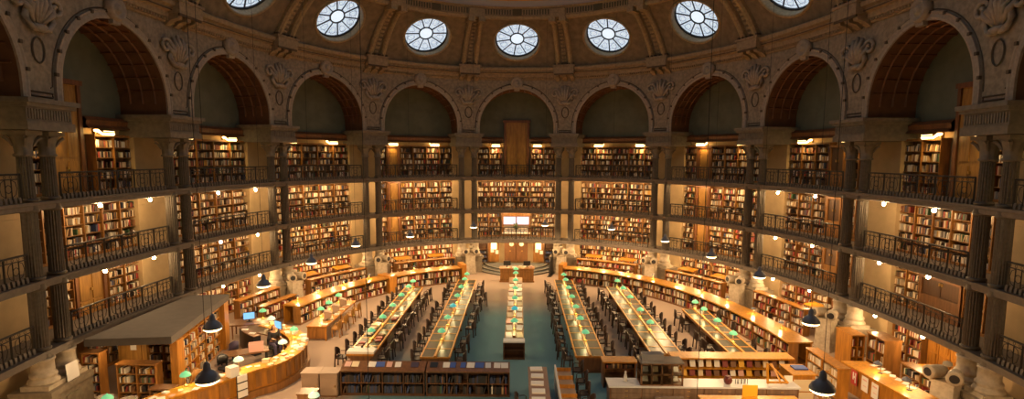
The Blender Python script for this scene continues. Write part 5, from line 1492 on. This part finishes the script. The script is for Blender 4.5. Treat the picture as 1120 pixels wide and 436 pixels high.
for i, (x, y) in enumerate(((-13.0, 3.22), (-12.4, 2.67))): tag(mb().box(-.14, .14, -.1, .1, 0, .03).build('paper_sheet', M_WHITE, None, (0, 0, 0)), 'white papers on the dark inner counter, %s one' % ('left' if i == 0 else 'right'), 'papers').location = (x, y, .942)
def office_chair(loc, rz, label, m):
    t = thing('office_chair', label, 'chair', loc, rz)
    mb().lathe([(.02, .44), (.24, .45), (.25, .5), (.2, .53), (.02, .535)], 14).build('seat', m, t)
    b = mb(); n = 9
    vs = []; fs = []
    for i in range(n):
        a = math.radians(-60+120*i/(n-1)); x = .26*math.sin(a); y = .26*math.cos(a)
        for r, z in ((1, .6), (1.02, 1.02-.12*(abs(i-4)/4)**2), (.84, 1.02-.12*(abs(i-4)/4)**2), (.82, .6)): vs.append((x*r, y*r, z))
    for i in range(n-1):
        for j in range(4): fs.append((4*i+j, 4*i+(j+1) % 4, 4*i+4+(j+1) % 4, 4*i+4+j))
    fs += [(0, 1, 2, 3), (4*n-1, 4*n-2, 4*n-3, 4*n-4)]; b.add(vs, fs, True); b.build('backrest', m, t)
    mb().bar((0, .24, .5), (0, .25, .64), .05).build('back_support', M_BLACK, t)
    b = mb().lathe([(.03, .06), (.03, .44)], 8)
    for i in range(5): b.bar((0, 0, .08), (.28*math.cos(2*PI*i/5), .28*math.sin(2*PI*i/5), .04), .04)
    b.build('star_base', M_BLACK, t)
office_chair((-12.75, 1.5, 0), -2.2, 'purple-grey swivel chair inside the circulation desk', M_PURPLE)
office_chair((-12.2, -2.2, 0), .8, 'orange swivel chair inside the near part of the circulation desk', M_ORCH)
office_chair((-12.1, -.5, 0), .8, 'black swivel chair before the kiosk shelves', M_BLACK)

# person: seated, leaning toward the desk, seen from behind/side
def skin_body(name, verts, edges, radii, m, parent, sub=2, root=0):
    me = bpy.data.meshes.new(name); me.from_pydata(verts, edges, [])
    o = bpy.data.objects.new(name, me); COL.objects.link(o); o.parent = parent
    sk_ = o.modifiers.new('skin', 'SKIN'); sk_.use_smooth_shade = True
    for i, r in enumerate(radii): me.skin_vertices[0].data[i].radius = (r, r) if not isinstance(r, tuple) else r
    me.skin_vertices[0].data[root].use_root = True
    ss = o.modifiers.new('sub', 'SUBSURF'); ss.levels = sub; ss.render_levels = sub
    me.materials.append(m); return o
office_chair((-11.15, 2.1, 0), .9, 'black swivel chair under the seated person', M_BLACK)
pr = thing('person', 'seated person with long brown hair and dark jacket at the circulation desk', 'person', (-11.15, 2.1, .09), .9+PI)
# local frame: faces +y
V = [(0, 0, .60), (0, .02, .78), (0, .06, .98), (0, .09, 1.14), (0, .11, 1.22), (0, .14, 1.34), (0, .16, 1.44),
     (.11, .02, .58), (.13, .42, .58), (.13, .46, .02), (.13, .58, -.045),
     (-.11, .02, .58), (-.13, .42, .58), (-.13, .46, .02), (-.13, .58, -.045),
     (.18, .08, 1.12), (.25, .12, .90), (.20, .36, .90), (.17, .44, .90),
     (-.18, .08, 1.12), (-.26, .12, .90), (-.18, .36, .92), (-.15, .44, .92)]
E = [(0, 1), (1, 2), (2, 3), (3, 4), (4, 5), (5, 6), (0, 7), (7, 8), (8, 9), (9, 10), (0, 11), (11, 12), (12, 13), (13, 14), (3, 15), (15, 16), (16, 17), (17, 18), (3, 19), (19, 20), (20, 21), (21, 22)]
R = [.11, .125, .145, .11, .055, .09, .075, .09, .075, .05, .04, .09, .075, .05, .04, .07, .055, .04, .032, .07, .055, .04, .032]
body = skin_body('body', V, E, R, M_SKIN, pr)
fi = MB()
for sx in (1, -1):
    hx, hy, hz = sx*.16, .47, .905
    for j in range(4):
        q = (j-1.5)*.02; l = (.06, .07, .075, .065)[j] if sx > 0 else (.065, .075, .07, .06)[j]
        fi.tube([(hx+q, hy, hz), (hx+q*1.15, hy+l*.6, hz+.008), (hx+q*1.2, hy+l, hz-.015)], [.0095, .009, .007], 6)
    fi.tube([(hx-sx*.03, hy-.02, hz), (hx-sx*.055, hy+.015, hz), (hx-sx*.05, hy+.045, hz-.008)], [.011, .010, .008], 6)
fi.build('fingers', M_SKIN, pr)
fc = MB().lathe([(.0, .0), (.014, .012), (.008, .04)], 6, (0, .252, 1.33)); fc.build('nose', M_SKIN, pr)
skin_body('jacket', [(0, -.01, .60), (0, .02, .80), (0, .06, .99), (0, .09, 1.15), (.19, .08, 1.13), (.26, .12, .90), (.21, .34, .90), (-.19, .08, 1.13), (-.27, .12, .90), (-.19, .34, .92)], [(0, 1), (1, 2), (2, 3), (3, 4), (4, 5), (5, 6), (3, 7), (7, 8), (8, 9)], [.12, .15, .165, .12, .085, .07, .055, .085, .07, .055], M_JACKET, pr)
skin_body('trousers', [(0, 0, .60), (.11, .03, .58), (.13, .42, .585), (.13, .46, .05), (-.11, .03, .58), (-.13, .42, .585), (-.13, .46, .05)], [(0, 1), (1, 2), (2, 3), (0, 4), (4, 5), (5, 6)], [.12, .1, .085, .06, .1, .085, .06], M_PURPLE, pr)
skin_body('hair', [(0, .10, 1.42), (0, .06, 1.36), (0, .03, 1.22), (0, .0, 1.08)], [(0, 1), (1, 2), (2, 3)], [(.10), .10, .09, .06], M_HAIR, pr)
# work table on the left with monitors and lamps
wt = thing('work_table', 'orange wooden work table with monitors and lamps, left of the leftmost desk', 'table', (-9.98, 7.0, 0))
mb().box(-.52, .52, -2.55, 2.6, .71, .77).build('table_top', M_HONEY, wt)
mb().box(-.48, .48, -2.5, -2.45, .1, .71).box(-.42, -.04, -2.53, -2.5, .16, .66).box(.04, .42, -2.53, -2.5, .16, .66).build('end_panel', M_CASE, wt)
for sx in (-.45, .45):
    for sy in (-2.48, 0, 2.5): mb().box(sx-.035, sx+.035, sy-.035, sy+.035, 0, .71).build('leg', M_HONEY, wt)
for i, y in enumerate((5.6, 6.9, 8.2)):
    t = thing('monitor', 'beige computer monitor on the orange work table, %s from its near end' % nth(i), 'monitor', (-9.95, y, .77), -1.2)
    mb().lathe([(.13, 0), (.13, .02), (.05, .06), (.05, .1)], 10).build('monitor_stand', M_BEIGE, t)
    mb().extrude([(-.02, .1), (.06, .08), (.34, .16), (.34, .4), (.06, .5), (-.02, .48)], -.24, .24).build('screen_housing', M_BEIGE, t)
    mb().box(-.2, .2, -.025, -.02, .14, .44).build('screen', M_BLACK, t)
for i, (x, y) in enumerate(((-10.35, 6.2), (-10.35, 7.5), (-10.35, 9.2))): lamp((x, y, .77), 'green glass lamp on the orange work table, %s from its near end' % nth(i))
for i in range(4): chair((-9.2, 5.2+i*1.2, 0), -PI/2+rng.uniform(-.2, .2), 'orange wooden chair at the work table, %s from the near end' % nth(i), M_ORCH, M_ORCH)
for i in range(5):
    o = mb().box(-.13, .13, -.1, .1, 0, .05).build('paper_stack', (M_WHITE, M_CREAM)[i % 2], None, (0, 0, 0)); o.location = (-9.64, 4.7+i*.95, .772); tag(o, '%s paper stack on the orange work table, %s from its near end' % (('white', 'cream')[i % 2], nth(i)), 'papers', 'papers on the orange work table')

# ------------------------------------------------------------------ pendant lamps
def make_pendant(loc, label, power):
    t = thing('pendant_lamp', label, 'lamp', loc, 0, 'dark enamel pendant lamps')
    mb().lathe([(.27, 0), (.268, .04), (.22, .13), (.13, .22), (.085, .25), (.08, .36), (.05, .42), (.02, .44)], 24, cap=False).build('lamp_shade', M_ENAM, t)
    mb().lathe([(.26, .005), (.255, .04), (.21, .12), (.12, .21), (.02, .24)], 20, cap=False).build('shade_lining', M_INSIDE, t)
    mb().lathe([(.0, -.035), (.06, -.02), (.085, .03), (.07, .09), (.03, .14)], 14).build('bulb', M_BULB, t)
    mb().lathe([(.255, .0), (.25, -.035), (.19, -.075), (.10, -.09)], 22, cap=False).build('added_glow_ring', M_RIMGLOW, t)  # glowing ring added below the rim, standing in for lit lining and bulb
    mb().tube([(0, 0, .42), (0, 0, 15.0)], .007, 5).build('cord', M_BLACK, t)
    spot(t, (0, 0, -.16), power, WARM, .09, 2.9, .3)
    return t
PEND = [(-9.9, -1.3), (-9.8, 3.6), (-9.2, 9.0), (-6.8, 12.9), (-3.1, 17.9), (2.2, 19.3), (6.9, 17.3), (9.3, 11.6), (10.3, 6.1), (10.7, 1.1), (9.4, -5.8), (7.0, -11.0), (-8.9, -6.9), (-6.9, -10.8)]
NAMES = ['above the circulation desk', 'before the kiosk and left counter', 'above the orange work table', 'above the far end of the leftmost desk', 'left of the far steps', 'right of the far steps', 'above the far right counter',
         'before the second right bay', 'above the far end of the rightmost desk', 'before the third right pier', 'above the box-file shelf', 'nearest on the right above the honey shelf unit', 'before the kiosk corner panel', 'nearest on the left above the circulation desk']
pen0 = None
P_PEND = 650
for (x, y), nm in zip(PEND, NAMES):
    lab = 'dark enamel pendant lamp hanging '+nm
    if pen0 is None: pen0 = make_pendant((x, y, 4.2), lab, P_PEND)
    else: dup(pen0, (x, y, 4.2), 0, lab)
for x, y, z, nm in ((4.0, -11.7, 3.75, 'on the long cord right of the centre'), (-2.95, -11.7, 3.75, 'on the long cord left of the centre')):
    dup(pen0, (x, y, z), 0, 'dark enamel pendant lamp hanging '+nm)

# ------------------------------------------------------------------ BUILD THE BOOKS
cand = []
def okctx(c): return c is not None
for i, bk in enumerate(BOOKS):
    if bk[12] is None: continue
    c = bk[12]
    u, v, d = project((bk[0], bk[1], bk[2]+bk[8]/2))
    if not (14 < u < 1106 and 4 < v < 430) or d < 1: continue
    if c[1] != 'F':
        if c[0] not in (4,) or c[1] not in (2, 3): continue
        if u > 1050: continue
    # facing
    n = Vector((-bk[5], -bk[6])); view = Vector((CX-bk[0], CY-bk[1])).normalized(); fac = abs(n.dot(view))
    cand.append((bk[7]*bk[8]*fac/d**2, i))
cand.sort(reverse=True)
IND = set(i for _, i in cand[:300])
def book_verts(bk):
    x, y, z, dux, duy, dnx, dny, w, h, d, ci, lean, c, n = bk
    cl, sl = math.cos(lean), math.sin(lean)
    out = []
    for dd in (0, d):
        for a, hh in ((0, 0), (w, 0), (w, h), (0, h)):
            uu = a*cl+hh*sl; zz = hh*cl-a*sl+w*sl
            out.append((x+dux*uu+dnx*dd, y+duy*uu+dny*dd, z+zz))
    return out
BF = [(0, 1, 2, 3), (7, 6, 5, 4), (0, 4, 5, 1), (1, 5, 6, 2), (2, 6, 7, 3), (3, 7, 4, 0)]
vs = []; fs = []; mi = []
for i, bk in enumerate(BOOKS):
    if i in IND: continue
    b0 = len(vs); vs.extend(book_verts(bk)); fs.extend(tuple(b0+q for q in f_) for f_ in BF); mi.extend([bk[10]]*6)
me = bpy.data.meshes.new('shelved_books'); me.from_pydata(vs, [], fs)
for m in M_BOOK: me.materials.append(m)
me.polygons.foreach_set('material_index', mi); me.update()
o = bpy.data.objects.new('shelved_books', me); COL.objects.link(o); o['kind'] = 'stuff'
o['label'] = 'thousands of books filling the shelves all around the oval reading room'; o['category'] = 'books'
LV = {1: 'lowest', 2: 'middle', 3: 'top'}
for i in sorted(IND):
    bk = BOOKS[i]; c = bk[12]; cn = BOOKCOLS[bk[10]][0]
    base = (bk[0], bk[1], bk[2]); v_ = [(p[0]-base[0], p[1]-base[1], p[2]-base[2]) for p in book_verts(bk)]
    me = bpy.data.meshes.new('book'); me.from_pydata(v_, [], BF); me.materials.append(M_BOOK[bk[10]])
    o = bpy.data.objects.new('book', me); COL.objects.link(o); o.location = base
    pos = '%s book, %s shelf' % (nth(bk[13]), nth(c[3]))
    if c[1] == 'F': lab = '%s %s, %s section of the %s' % (cn, pos, nth(c[4]), c[0]); grp = 'books on the '+c[0]
    else: lab = '%s %s, %s section, %s%s gallery, fourth right bay' % (cn, pos, nth(c[4]), (c[2]+' case, ') if c[2] else '', LV[c[1]]); grp = 'books on the %s gallery, fourth right bay' % LV[c[1]]
    tag(o, lab, 'book', grp)

# ------------------------------------------------------------------ world, exposure
w = bpy.data.worlds.new('world'); SC.world = w; w.use_nodes = True
w.node_tree.nodes['Background'].inputs['Color'].default_value = (0.35, 0.45, 0.6, 1); w.node_tree.nodes['Background'].inputs['Strength'].default_value = 0.3
SC.view_settings.view_transform = 'Standard'; SC.view_settings.look = 'None'; SC.view_settings.gamma = 1; SC.view_settings.exposure = 0.12
SC.view_settings.use_curve_mapping = False
print('BOOKS', len(BOOKS), 'IND', len(IND), 'OBJ', len(bpy.data.objects), 'dup labels', [l for l, n in USED.items() if n > 1][:20])
